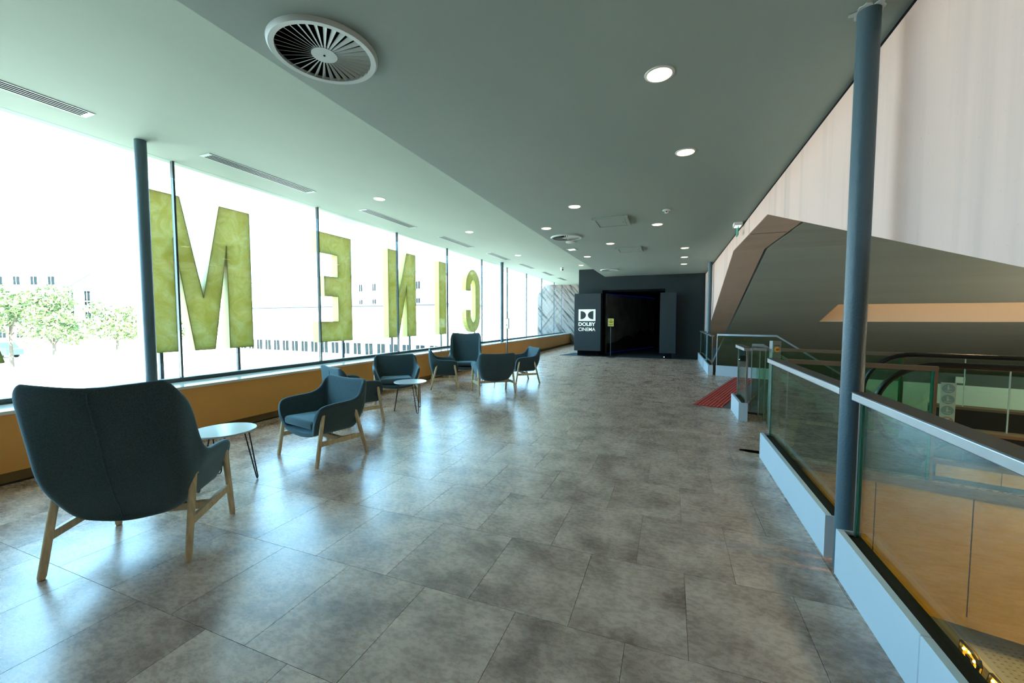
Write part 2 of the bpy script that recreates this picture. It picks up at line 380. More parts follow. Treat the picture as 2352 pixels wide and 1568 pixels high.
def tile_mesh(w, h):
    key = (round(w, 3), round(h, 3))
    if key not in tmeshes:
        tmeshes[key] = MB().box(-w / 2 + G, w / 2 - G, -h / 2 + G, h / 2 - G, -0.003, 0).mesh('tile', 'tile')
    return tmeshes[key]
rest = MB()
for i, (seen, d, a, b, y0, y1) in enumerate(cells):
    if seen and i < 300:
        link('tile', tile_mesh(b - a, y1 - y0), floor, loc=((a + b) / 2, (y0 + y1) / 2, 0))
    else: rest.box(a + G, b - G, y0 + G, y1 - G, -0.003, 0)
rest.obj('tile_field', 'tile', floor, kind='stuff')
# landing floor beside the escalator and stair
lp = [st(-0.35, 0.0), st(3.2, 0.0), st(3.2, 1.9), st(-0.62, 1.9), st(-0.62, 6.05), st(-1.75, 6.1), Vector((0.951, 11.4, 0)), Vector((0.951, 4.85, 0))]
MB().prism([(p.x, p.y, 0.0) for p in lp], (0, 0, -0.35)).obj('landing_slab', 'tile', floor)

# ---- ceilings
cl = structure('ceiling', 'grey green painted ceiling stepping up towards the window', 'ceiling')
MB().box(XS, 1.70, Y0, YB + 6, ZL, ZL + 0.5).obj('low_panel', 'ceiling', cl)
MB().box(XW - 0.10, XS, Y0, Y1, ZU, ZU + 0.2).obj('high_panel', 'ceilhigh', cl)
MB().box(-6.2, 14, Y0 - 0.3, Y1 + .3, ZL + 0.55, ZL + 0.85).obj('roof_slab', 'deep', cl)

# ---- back wall behind the camera, end wall of the window side
bw = MB().box(XW - 0.2, 14, Y0 - 0.2, Y0, -4.2, 3.6).obj('wall_back', 'pink', kind='structure'); tag(bw, 'plain concrete wall closing the hall behind', 'wall')
ew = MB().box(-7.05, -3.30, Y1, Y1 + 0.3, -0.5, 3.6).obj('wall_far', 'concrete', kind='structure'); tag(ew, 'rough concrete end wall with diagonal board marks', 'wall')
for (x, z, l, an) in [(-4.3, 2.2, 2.4, 52), (-3.75, 1.5, 2.2, 50), (-4.75, 1.35, 1.7, 48), (-4.95, 1.2, 1.6, 49), (-3.9, 2.75, 1.3, 55), (-5.95, 2.0, 2.0, 50), (-6.4, 1.4, 1.6, -52), (-4.5, 1.0, 1.4, 47)]:
    c = math.cos(R(an)); s = math.sin(R(an)); w = 0.022
    p = [(x - c * l / 2 - s * w, Y1 - 0.03, z + s * l / 2 - c * w), (x + c * l / 2 - s * w, Y1 - 0.03, z - s * l / 2 - c * w), (x + c * l / 2 + s * w, Y1 - 0.03, z - s * l / 2 + c * w), (x - c * l / 2 + s * w, Y1 - 0.03, z + s * l / 2 + c * w)]
    MB().prism(p, (0, 0.06, 0)).obj('board_ridge', 'concrete', ew)

# ---- window wall: panes, joints, frame
win = structure('window_1', 'long glazed front with narrow dark joints', 'window')
YM = [3.14 + 2.14 * k for k in range(-2, 9)] + [21.86]
ys = YM
for i in range(len(ys) - 1):
    MB().box(XW - 0.012, XW + 0.012, ys[i] + 0.012, ys[i + 1] - 0.012, 0.66, ZU).obj('pane', 'wglass', win)
for y in YM:
    MB().box(XW - 0.03, XW + 0.014, y - 0.011, y + 0.011, 0.64, ZU).obj('mullion', 'mullion', win)
MB().box(XW - 0.07, XW + 0.035, Y0, Y1, 0.55, 0.665).obj('bottom_frame', 'mullion', win)
MB().box(-6.35, XW - 0.07, Y0, Y1, ZU + 0.03, ZU + 0.2).obj('outer_soffit', 'extwhite', win)
wl = structure('wall_left', 'low wall under the long window', 'wall')
MB().box(XW - 0.1, XB - 0.13, Y0, Y1, -0.45, 0.55).obj('upstand', 'deep', wl)
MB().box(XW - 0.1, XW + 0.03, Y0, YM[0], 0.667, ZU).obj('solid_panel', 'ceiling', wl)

# ---- bench along the window
be = thing('window_bench', 'long ochre bench with a pale top running under the window', 'bench')
tb = bevel(MB().box(XW + 0.035, XB + 0.025, Y0, Y1, 0.585, 0.617).obj('bench_top', 'sill', be), 0.004)
pj = [Y0, 12.15, 12.42, Y1]
for i in range(len(pj) - 1):
    MB().box(XB - 0.05, XB, pj[i] + 0.003, pj[i + 1] - 0.003, 0.095, 0.585).obj('front_panel', 'ochre', be)
MB().box(XB - 0.12, XB - 0.045, Y0, Y1, 0.0, 0.095).obj('bench_plinth', 'plinth', be)

# ---- pink concrete wall with its cut-out, on the atrium side
pw = structure('wall_right', 'pinkish concrete wall with a wide trapezoid cut-out', 'wall')
prof = [(-5.0, -0.38), (5.89, 2.676), (8.82, 2.685), (YB + .6, 0.36)]
top = 2.935
poly = [(XR0, y, z) for y, z in prof] + [(XR0, YB + .6, top), (XR0, -5.0, top)]
MB().prism(poly, (0.012, 0, 0)).obj('face', 'pink', pw)
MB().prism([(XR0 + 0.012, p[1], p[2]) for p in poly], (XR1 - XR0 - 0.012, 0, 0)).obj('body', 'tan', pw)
for y, z0 in [(7.17, 2.68), (12.9, 1.40)]:
    MB().box(XR0 - 0.001, XR0 + 0.02, y - 0.009, y + 0.009, z0 + 0.01, top).obj('joint', 'band', pw)
MB().box(XR0 + .02, XR1 - .02, 7.165, 7.18, 2.676, 2.70).obj('joint', 'band', pw)
MB().box(XR0 + 0.01, XR1, -5.0, YB + .6, top, ZL).obj('shadow_gap', 'deep', pw)

# ---- grey soffit beyond the wall: same profile carried across the atrium, with a lit slot
so = structure('ceiling_atrium', 'grey sloping soffit over the escalators with a lit slot', 'ceiling')
X0s, X1s = 1.645, 13.0
sl = lambda y: 2.685 - 0.32 * (y - 8.82)
def quad(pts, m, name, th=(0, 0, 0.12)): return MB().prism(pts, th).obj(name, m, so)
quad([(X0s, -5, -0.38), (X1s, -5, -0.38), (X1s, 5.89, 2.676), (X0s, 5.89, 2.676)], 'soffit', 'near_slope')
quad([(X0s, 5.89, 2.676), (X1s, 5.89, 2.676), (X1s, 7.165, 2.68), (X0s, 7.165, 2.68)], 'soffit', 'flat_panel')
quad([(X0s, 7.18, 2.68), (X1s, 7.18, 2.68), (X1s, 8.82, 2.685), (X0s, 8.82, 2.685)], 'soffit', 'flat_panel')
ya, yb, xa = 11.80, 13.10, 3.70
quad([(X0s, 8.82, sl(8.82)), (X1s, 8.82, sl(8.82)), (X1s, ya, sl(ya)), (X0s, ya, sl(ya))], 'soffit', 'far_slope')
quad([(X0s, ya, sl(ya)), (xa, ya, sl(ya)), (xa, yb, sl(yb)), (X0s, yb, sl(yb))], 'soffit', 'far_slope')
quad([(X0s, yb, sl(yb)), (X1s, yb, sl(yb)), (X1s, 20.5, sl(20.5)), (X0s, 20.5, sl(20.5))], 'soffit', 'far_slope')
MB().box(xa, X1s, yb - 0.025, yb - 0.002, sl(yb) + 0.004, 2.3).obj('slot_back', 'slotwarm', so)
MB().prism([(xa - 0.02, ya, sl(ya)), (xa - 0.02, yb, sl(yb)), (xa - 0.02, yb, 2.3), (xa - 0.02, ya, 2.3)], (0.02, 0, 0)).obj('slot_end', 'slotwarm', so)
MB().box(xa, X1s, ya, yb, 2.3, 2.32).obj('slot_top', 'slotwarm', so)
MB().box(xa + .2, X1s - .3, ya + 0.25, ya + 0.33, 2.24, 2.30).obj('slot_lamp', mat('slot tube', (1, .9, .7), emit=(1.0, 0.72, 0.42), es=5.0), so)

# ---- atrium shell below and around
at_ = structure('wall_atrium', 'outer walls of the stairwell beyond the glass', 'wall')
MB().box(13.0, 13.2, Y0, Y1, -4.2, 3.6).obj('side_face', 'soffit', at_)
MB().box(0.97, 13.2, 20.4, 20.6, -4.2, 1.0).obj('end_face', 'soffit', at_)
MB().box(0.90, 0.96, Y0, Y1, -4.2, -0.45).obj('under_face', 'stonewhite', at_)
lf = MB().box(0.9, 13.2, Y0, Y1, -4.3, -4.0).obj('floor_lower', 'beige', kind='structure'); tag(lf, 'beige floor of the storey below', 'floor')

# ---- black cinema front
cw = structure('wall_cinema', 'black cinema wall with a wide dark doorway', 'wall')
DX0, DX1, DZ = -2.42, -0.20, 2.47
MB().box(-3.31, DX0, YB, YB + 0.15, 0, ZU).obj('left_panel', 'black', cw)
MB().box(DX0, DX1, YB, YB + 0.15, DZ, ZU - .1).obj('lintel_panel', 'black', cw)
MB().box(DX1, 1.09, YB, YB + 0.15, 0, ZL).obj('right_panel', 'black', cw)
MB().box(-3.31, -3.16, YB + 0.15, Y1, 0, ZU).obj('return_panel', 'black', cw)
MB().prism([(-2.35, 16.35, 0), (-0.75, 20.6, 0), (-0.75, 20.6, 2.40), (-2.35, 16.35, 2.40)], (-0.08, 0.03, 0)).obj('mural_panel', 'mural', cw)
MB().box(-3.15, DX1, YB - .01, 21, 0.001, 0.009).obj('tunnel_carpet', 'carpet', cw)
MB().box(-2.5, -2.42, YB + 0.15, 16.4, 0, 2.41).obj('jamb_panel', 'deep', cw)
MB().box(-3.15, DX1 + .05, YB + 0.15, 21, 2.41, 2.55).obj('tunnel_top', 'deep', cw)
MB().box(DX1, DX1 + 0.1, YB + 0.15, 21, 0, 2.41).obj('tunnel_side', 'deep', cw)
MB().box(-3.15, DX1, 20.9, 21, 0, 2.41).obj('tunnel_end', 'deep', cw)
hills = [(0, 0.42), (0.12, 0.44), (0.22, 0.5), (0.3, 0.62), (0.4, 0.68), (0.5, 0.6), (0.58, 0.72), (0.66, 0.9), (0.75, 0.78), (0.86, 0.95), (1.0, 0.7)]
hp = [(-2.35 + 1.6 * k, 16.35 + 4.25 * k, 0.02) for k in (0, 1)]
pts = [(hp[0][0] + 0.01, hp[0][1] - .006, 0.03)] + [(-2.35 + 1.6 * k + 0.01, 16.35 + 4.25 * k - .006, h) for k, h in hills] + [(hp[1][0] + 0.01, hp[1][1] - .006, 0.03)]
MB().prism(pts, (-0.008, 0.003, 0)).obj('mural_hills', 'black', cw)
for z in (2.37, 0.04):
    MB().prism([(-2.32, 16.36, z), (-0.74, 20.56, z), (-0.74, 20.56, z + 0.02), (-2.32, 16.36, z + 0.02)], (0.01, -0.004, 0)).obj('led_strip', 'blueled', cw)
cp = MB().prism([(-3.95, 15.12, 0.002), (1.05, 15.12, 0.002), (1.05, YB - .01, 0.002), (-3.34, YB - .01, 0.002), (-3.34, 16.4, 0.002), (-3.64, 16.4, 0.002)], (0, 0, 0.008)).obj('carpet', 'carpet')
tag(cp, 'navy carpet in front of the black cinema doorway', 'carpet')

# ================================================================== COLUMNS
def column(x, y, z0, z1, label, r=0.052, collar=False):
    t = thing('column', label, 'column', 'round grey columns', (x, y, z0))
    MB().lathe([(r, 0), (r, z1 - z0)], seg=32).obj('shaft', 'greycol', t, True)
    if collar:
        rag = MB(); n = 28
        prof = [(r * 1.15 + 0.022 * abs(math.sin(k * 2.1)) + 0.012 * math.sin(k * 5), k) for k in range(n)]
        vs = [(0, 0, 0)]
        rag.prism([(rr * math.cos(2 * math.pi * k / n), rr * math.sin(2 * math.pi * k / n), z1 - z0 - 0.006) for rr, k in prof], (0, 0, 0.005)).obj('sealant', 'vent', t)
    return t
column(0.922, 2.70, 0, ZL, 'nearest blue grey column between the two glass guard panels', 0.050, True)
column(1.00, 12.62, 0, ZL, 'far thin grey column at the right of the black cinema wall', 0.055)
column(-5.27, 2.66, 0.617, ZU, 'grey column standing on the bench in front of the big M', 0.052)
column(-5.27, 12.55, 0.617, ZU, 'grey column standing on the bench behind the tall far armchair', 0.052)

# ================================================================== GLASS GUARDS
def guard(label, p, q, splits=(), curb=True, ends=True, zr=1.0, face=-1):
    """glass guard from plan point p to q: curb panels, gasket, glass, handrail. face = side the curb plate is on"""
    p = Vector((p[0], p[1])); q = Vector((q[0], q[1])); d = (q - p); L_ = d.length; d.normalize(); n = Vector((-d.y, d.x)) * face
    g = thing('glass_guard', label, 'guard rail', 'glass guards', (p.x, p.y, 0), math.atan2(d.y, d.x))
    sg = face
    gz0 = 0.03
    if curb:
        e = [0.0] + [s for s in splits] + [L_]
        for i in range(len(e) - 1):
            b_ = MB().box(e[i] + 0.0015, e[i + 1] - 0.0015, min(0.05 * sg, 0.085 * sg), max(0.05 * sg, 0.085 * sg), 0.0, 0.25).obj('curb_panel', 'curb', g); bevel(b_, 0.003, 1)
        MB().box(0.0, L_, -0.022, 0.05, 0.0, 0.228).obj('gasket', 'slot', g)
        for ex in (0.0, L_):
            MB().box(ex - 0.004, ex + 0.004, -0.022, 0.085, 0, 0.25).obj('curb_end', 'curb', g)
        gz0 = 0.20
    MB().box(0.02, L_ - 0.02, -0.006, 0.006, gz0, zr - 0.03).obj('glass', 'gglass', g)
    for ex in (0.02, L_ - 0.02):
        MB().box(ex - 0.002, ex + 0.002, -0.0063, 0.0063, gz0, zr - 0.03).obj('glass_edge', 'gedge', g)
    h = MB().box(0, L_, -0.045, 0.045, zr - 0.045, zr - 0.006).obj('handrail', 'steel', g); bevel(h, 0.004)
    MB().box(0, L_, -0.047, 0.047, zr - 0.006, zr).obj('rail_cap', 'railtop', g)
    if ends:
        for ex in (0.008, L_ - 0.008): MB().box(ex - 0.006, ex + 0.006, -0.012, 0.012, gz0, zr - 0.045).obj('end_trim', 'steel', g)
    return g
gx = 0.940
guard('nearest long glass guard with white curb at the right edge', (gx, -1.6), (gx, 2.62), (0.9, 2.15, 3.43), face=1)
guard('glass guard with white curb just beyond the nearest column', (gx, 2.79), (gx, 4.62), (), face=1)
guard('short glass guard on a white curb beside the red mat', (gx + .03, 6.20), (gx + .03, 6.94), (), face=1)
guard('far dark glass guard before the thin column', (gx + 0.03, 11.08), (gx + 0.03, 12.55), (), face=1)
guard('farthest glass guard between thin column and black wall', (gx + 0.03, 12.72), (gx + 0.03, 15.1), (), face=1)
# fin with a steel post at the corner of the short guard
fn = thing('glass_fin', 'narrow glass fin with a steel post beside the short guard', 'guard rail', None, (gx + .085, 6.19, 0), R(-10))
MB().box(0.05, 0.14, -0.006, 0.006, 0.3, 0.96).obj('glass', 'gglass', fn)
MB().box(0.0, 0.16, -0.03, 0.03, 0.965, 1.0).obj('handrail', 'steel', fn)
MB().box(0.145, 0.157, -0.012, 0.012, 0.0, 0.965).obj('post', 'steel', fn)
# escalator side guards (B near, A far)
for nm, t_, s0 in (('brown railed glass guard on the near side of the escalator mouth', 0.0, 0.05), ('brown railed glass guard on the far side of the escalator mouth', 1.74, -0.37)):
    p = st(s0, t_); g = thing('glass_guard', nm, 'guard rail', 'escalator mouth guards', (p.x, p.y, 0), a16); L_ = 1.08 - s0
    MB().box(0, L_, -0.008, 0.008, 0.01, 0.95).obj('glass', 'gglass', g)
    MB().box(0, L_ + .01, -0.028, 0.028, 0.945, 0.985).obj('handrail', 'bronze', g)
    MB().box(L_ - 0.012, L_ + 0.01, -0.016, 0.016, 0.0, 0.945).obj('post', 'bronze', g)
    MB().box(L_ - 0.03, L_ - 0.014, -0.010, 0.010, 0.01, 0.945).obj('glass_edge', 'gedge', g)
    MB().box(-0.006, 0.006, -0.012, 0.012, 0.0, 0.945).obj('post', 'steel', g)
# small glass gate leaf with floor clamps
gp = st(-0.30, 0.95); gg = thing('glass_gate', 'small frameless glass leaf with chrome floor clamps near the escalator', 'gate', None, (1.13, 6.05, 0), R(-12))
MB().box(0, 0.20, -0.006, 0.006, 0.03, 0.96).obj('glass', 'gglass', gg)
for x in (0.03, 0.17): MB().box(x - 0.02, x + 0.02, -0.018, 0.018, 0.0, 0.055).obj('clamp', 'steel', gg)

# stair guards: flat part then down with the stair
def stair_guard(label, t_, s0, s1, slope_len, curb):
    p = st(s0, t_); g = thing('stair_guard', label, 'guard rail', 'stair guards', (p.x, p.y, 0), a16)
    L1 = s1 - s0; L2 = L1 + slope_len; dz = math.tan(R(34)) * slope_len
    def strip(z0, z1, y0, y1, m, name):
        pts = [(0, y0, z0), (L1, y0, z0), (L2, y0, z0 - dz), (L2, y0, z1 - dz), (L1, y0, z1), (0, y0, z1)]
        return MB().prism(pts, (0, y1 - y0, 0)).obj(name, m, g)
    if curb:
        strip(-0.02, 0.25, -0.085, -0.05, 'curb', 'curb_panel'); strip(0.0, 0.22, -0.05, 0.05, 'slot', 'gasket')
        MB().box(-0.004, 0.004, -0.085, 0.05, 0, 0.25).obj('curb_end', 'curb', g)
    strip(0.2 if curb else 0.05, 0.985, -0.008, 0.008, 'gglass', 'glass')
    strip(0.98, 1.02, -0.03, 0.03, 'steel', 'handrail')
    MB().box(-0.006, 0.006, -0.012, 0.012, 0.2 if curb else 0.0, 0.98).obj('end_trim', 'steel', g)
stair_guard('far stair guard with a white curb, dropping down behind the red mat', 6.13, -1.73, -0.50, 3.2, True)
stair_guard('near stair guard with a bent steel rail beside the yellow stop box', 2.02, -0.50, -0.36, 3.0, False)

# stair down
sr = thing('stair', 'dark grey stair going down beyond the red tactile mat', 'stair', None, (st(-0.62, 2.1).x, st(-0.62, 2.1).y, 0), a16)
for i in range(14):
    MB().box(i * 0.29, i * 0.29 + 0.30, 0, 3.85, -0.195 * i - 0.22 - 0.03, -0.195 * i - 0.012 - (0 if i else 0)).obj('step', 'stairs', sr)
pl = MB().prism([tuple(st(s, t, 0.003)) for s, t in ((-0.88, 2.1), (-0.63, 2.1), (-0.63, 5.98), (-0.88, 5.98))], (0, 0, 0.004)).obj('stair_nosing_plate', 'stairs')
tag(pl, 'dark grey threshold plate between red mat and stair', 'plate')
# red tactile mat
rm = thing('tactile_mat', 'red ribbed tactile warning mat laid across the stair head', 'mat', None, (st(-1.31, 2.07).x, st(-1.31, 2.07).y, 0), a16)
MB().box(0, 0.42, 0, 3.92, 0.002, 0.006).obj('mat_base', 'red', rm)
rb = MB()
for i in range(8):
    for k in range(30): rb.box(0.025 + i * 0.052, 0.047 + i * 0.052, 0.02 + k * 0.13, 0.125 + k * 0.13, 0.006, 0.012)
tag(rb.obj('rib', 'redrib', rm), kind='stuff')

# ================================================================== EMERGENCY STOP POST
p = st(-0.17, 1.42); eb = thing('emergency_stop_box', 'steel stop box with a red button on a yellow ring', 'stop box', None, (p.x, p.y, 0), R(20))
bx = MB().box(-0.056, 0.056, -0.035, 0.035, 0.0, 1.10).obj('housing', 'boxsteel', eb); bevel(bx, 0.006)
def disc_y(r, y0, y1, c=(0, 0), seg=24):   # disc facing -y
    return MB().prism([(c[0] + r * math.cos(2 * math.pi * k / seg), y1, c[1] + r * math.sin(2 * math.pi * k / seg)) for k in range(seg)], (0, y0 - y1, 0))
disc_y(0.034, -0.042, -0.035, (0, 0.99)).obj('ring', 'yellowbtn', eb)
disc_y(0.016, -0.062, -0.042, (0, 0.99)).obj('button', 'redbtn', eb)
MB().box(-0.04, 0.04, -0.0365, -0.035, 1.035, 1.043).obj('label_strip', 'ink', eb)
for x in (-0.042, 0.042): disc_y(0.005, -0.038, -0.035, (x, 0.965), 8).obj('screw', 'brass', eb)

# ================================================================== ESCALATOR
es = thing('escalator', 'escalator with black handrails and green glass balustrades behind the guard', 'escalator', None, (O16.x, O16.y, 0), a16)
MB().box(0.10, 1.14, 0.10, 1.68, 0.001, 0.004).obj('floor_grille', 'grille', es)
rb = MB()
for k in range(52): rb.box(0.11 + k * 0.02, 0.118 + k * 0.02, 0.11, 1.67, 0.004, 0.008)
tag(rb.obj('grille_rib', 'grille', es), kind='stuff')
drop = lambda s: 0 if s < 2.9 else -(s - 2.9) * math.tan(R(30))
for t_, sg in ((0.28, 1), (1.60, -1)):
    hp = []
    cs, cz, rr = 1.16, 0.545, 0.432
    hp.append((1.16, t_, cz - rr)); hp.append((1.10, t_, cz - rr + .002))
    for k in range(0, 19):
        a = R(265 - k * 10.0 * 175 / 180); hp.append((cs + rr * math.cos(a), t_, cz + rr * math.sin(a)))
    for s in (1.4, 1.8, 2.4, 2.8, 2.9, 3.0, 4.0, 6.5): hp.append((s, t_, 0.977 + drop(s)))
    MB().tube(hp, 0.027, 10).obj('handrail', 'rubber', es, True)
    # glass balustrade with round newel
    gp = []
    r2 = rr - 0.03
    for k in range(0, 13): a = R(250 - k * 160 / 12); gp.append((cs + r2 * math.cos(a), t_, cz + r2 * math.sin(a)))
    gl_pts = [(1.10, t_, 0.22)] + gp[1:] + [(1.55, t_, 0.95)] + [(1.55, t_, 0.43)]
    MB().prism([(x, t_ - 0.005, z) for x, _, z in gl_pts], (0, 0.01, 0)).obj('glass', 'eglass', es)
    for s0, s1 in ((1.556, 2.3), (2.306, 2.9), (2.906, 4.2), (4.206, 5.5)):
        MB().prism([(s0, t_ - .005, 0.40 + drop(s0)), (s1, t_ - .005, 0.40 + drop(s1)), (s1, t_ - .005, 0.95 + drop(s1)), (s0, t_ - .005, 0.95 + drop(s0))], (0, 0.01, 0)).obj('glass', 'eglass', es)
    for s0 in (1.553, 2.303): MB().box(s0 - 0.004, s0 + 0.004, t_ - .006, t_ + .006, 0.42, 0.95).obj('glass_joint', 'sticker', es)
    # deck, skirt, inlet boot
    def band(z0, z1, ya, yb, m, name, s0=1.12, s1=6.5):
        pts = [(s0, ya, z0), (2.9, ya, z0), (s1, ya, z0 + drop(s1)), (s1, ya, z1 + drop(s1)), (2.9, ya, z1), (s0, ya, z1)]
        return MB().prism(pts, (0, yb - ya, 0)).obj(name, m, es)
    inner = t_ + sg * 0.06; outer = t_ - sg * 0.10
    band(0.405, 0.43, min(inner, outer), max(inner, outer), 'bronze', 'deck', 1.30)
    band(0.0, 0.405, min(inner, outer), max(inner, outer), 'slot', 'skirt', 1.30)
    MB().prism([(1.06, t_ - 0.05, 0.0), (1.32, t_ - 0.05, 0.0), (1.32, t_ - 0.05, 0.36), (1.16, t_ - 0.05, 0.24), (1.10, t_ - 0.05, 0.20)], (0, 0.10, 0)).obj('handrail_inlet', 'steel', es)
for k in range(7):
    s0 = 1.18 + k * 0.4; z = 0 if s0 < 2.6 else -(s0 - 2.6) * 0.56
    MB().box(s0, s0 + 0.39, 0.36, 1.52, z - 0.22, z - 0.002).obj('step', 'grille', es)
# truss cladding on the near side
for k, (s0, s1) in enumerate(((1.12, 1.485), (1.49, 2.2), (2.205, 2.9))):
    MB().box(s0, s1, 0.05, 0.075, 0.045, 0.15).obj('cladding_panel', 'maple', es)
MB().box(1.10, 3.0, 0.045, 0.12, 0.15, 0.185).obj('cladding_trim', 'bronze', es)
MB().box(1.09, 3.0, 0.06, 0.10, 0.0, 0.045).obj('cladding_base', 'band', es)
# pictogram film on the glass
sk = MB().box(1.155, 1.25, 0.262, 0.268, 0.43, 0.825).obj('safety_film', 'sticker', es)
for k in range(4):
    zc = 0.775 - k * 0.097
    if k < 3:
        disc_y(0.041, 0.259, 0.262, (1.2025, zc), 20).obj('pictogram', 'stickdk', sk)
        m_ = MB()
        m_.box(1.195, 1.207, 0.2575, 0.259, zc - 0.012, zc + 0.014); m_.box(1.196 , 1.206, 0.2575, 0.259, zc + 0.018, zc + 0.028)
        m_.box(1.18, 1.225, 0.2575, 0.259, zc - 0.026, zc - 0.021); m_.box(1.207, 1.222, 0.2575, 0.259, zc - 0.004, zc + 0.001)
        m_.obj('figure', 'sticker', sk)
    else:
        ring = MB(); n = 24
        for i in range(n):
            a0, a1 = 2 * math.pi * i / n, 2 * math.pi * (i + 1) / n
            q = lambda r, a: (1.2025 + r * math.cos(a), 0.262, zc + r * math.sin(a))
            ring.prism([q(0.032, a0), q(0.041, a0), q(0.041, a1), q(0.032, a1)], (0, -0.003, 0))
        ring.prism([(1.2025 - 0.028, 0.262, zc - 0.022), (1.2025 - 0.022, 0.262, zc - 0.028), (1.2025 + 0.028, 0.262, zc + 0.022), (1.2025 + 0.022, 0.262, zc + 0.028)], (0, -0.003, 0))
        ring.obj('prohibition_mark', 'stickred', sk)

# wood panelled edge of the landing, facing the void
fa = structure('trim_1', 'honey wood panels cladding the edge of the landing above the void', 'panelling')
fa.location = O16; fa.rotation_euler = (0, 0, a16)
edges = [-0.35, 0.15, 0.735, 1.325, 1.915, 2.505, 3.2]
for i in range(len(edges) - 1):
    MB().box(edges[i] + 0.004, edges[i + 1] - 0.004, -0.055, -0.025, -1.06, -0.07).obj('panel', 'maple', fa)
MB().box(-0.35, 3.2, -0.025, 0.0, -1.1, -0.02).obj('backing', 'slot', fa)
MB().box(-0.35, 3.2, -0.065, 0.0, -0.07, 0.0).obj('top_trim', 'bronze', fa)
MB().box(-0.35, 3.2, -0.060, 0.3, -1.14, -1.06).obj('bottom_trim', 'maple', fa)
MB().box(-0.35, 3.2, 0.0, 0.05, -1.06, -0.35).obj('core', 'slot', fa)

# pale parapet with a dark band beyond the escalator
pp = thing('parapet', 'pale parapet with a dark top band beyond the escalator', 'parapet', None, (O16.x, O16.y, 0), a16)
MB().box(0.9, 11, 8.0, 8.15, -3.9, -0.05).obj('wall_panel', 'stonewhite', pp)
MB().box(0.9, 11, 8.0, 8.15, -0.05, 0.19).obj('dark_band', 'band', pp)
MB().box(2.66, 2.80, 7.94, 8.0, 0.0, 0.13).obj('wall_lamp', 'plastic', pp)

# bulkhead below with marquee letters
XK = 2.33; ZK = -1.32
bk = thing('bulkhead', 'cream kiosk bulkhead with a perforated beige top down in the void', 'bulkhead')
MB().box(XK, XK + 0.03, -0.5, 4.95, ZK - 0.75, ZK).obj('front_face', 'cream', bk)
MB().box(XK + 0.03, XK + 3.0, -0.5, 4.95, ZK - 0.75, ZK - 0.001).obj('top_panel', 'beige', bk)
hl = MB()
for i in range(34):
    for k in range(22):
        x = XK + 0.10 + k * 0.045; y = 4.45 - i * 0.045
        hl.box(x - 0.008, x + 0.008, y - 0.005, y + 0.005, ZK - 0.0008, ZK + 0.0004)
tag(hl.obj('perforation', 'plinth', bk), kind='stuff')
def marquee(ch, yc, label):
    t = thing('marquee_letter', label, 'letter', 'lit marquee letters', (XK - 0.042, yc, ZK - 0.275))
    # glyph in (u, v): u = -Y to the reader's right, v = Z ; height .30
    if ch == 'B':
        outer = [(-.10, 0), (-.10, .32), (.03, .32), (.085, .30), (.11, .25), (.10, .20), (.07, .165), (.11, .13), (.12, .08), (.09, .02), (.04, 0)]
        holes = [[(-.03, .19), (-.03, .255), (.02, .255), (.04, .235), (.035, .20), (.015, .19)], [(-.03, .06), (-.03, .125), (.025, .125), (.05, .10), (.045, .07), (.02, .06)]]
    else:
        outer = [(-.15, 0), (-.05, .32), (.05, .32), (.15, 0), (.07, 0), (.05, .07), (-.05, .07), (-.07, 0)]
        holes = [[(-.03, .13), (0, .235), (.03, .13)]]
    W = lambda u, v, x: (x, -u, v)
    MB().prism([W(u, v, 0.02) for u, v in outer], (0.012, 0, 0)).obj('back_plate', 'amber', t)
    n = len(outer); rim = MB()
    for i in range(n):
        (u0, v0), (u1, v1) = outer[i], outer[(i + 1) % n]
        rim.add([W(u0, v0, 0.0), W(u1, v1, 0.0), W(u1, v1, 0.037), W(u0, v0, 0.037)], [(0, 1, 2, 3)])
    o = rim.obj('black_rim', 'blacksteel', t); sd = o.modifiers.new('thick', 'SOLIDIFY'); sd.thickness = 0.008
    for h in holes:
        MB().prism([W(u, v, 0.004) for u, v in h], (0.016, 0, 0)).obj('counter', 'blacksteel', t)
    spots = [(-.065, .05), (-.065, .12), (-.065, .19), (-.065, .27), (.0, .29), (.06, .26), (.07, .21), (.0, .155), (.08, .09), (.05, .03)] if ch == 'B' else [(-.10, .05), (-.07, .15), (-.03, .27), (.03, .27), (.07, .15), (.10, .05), (0, .1)]
    for u, v in spots:
        b_ = MB().lathe([(0.002, -0.011), (0.009, -0.006), (0.011, 0), (0.008, 0.007), (0.002, 0.011)], seg=8)
        b_.obj('bulb', 'bulb', t, True, loc=W(u, v, 0.012))
marquee('B', 4.26, 'amber bulb letter B with black rim on the bulkhead')
marquee('A', 3.97, 'amber bulb letter A cut by the picture edge')

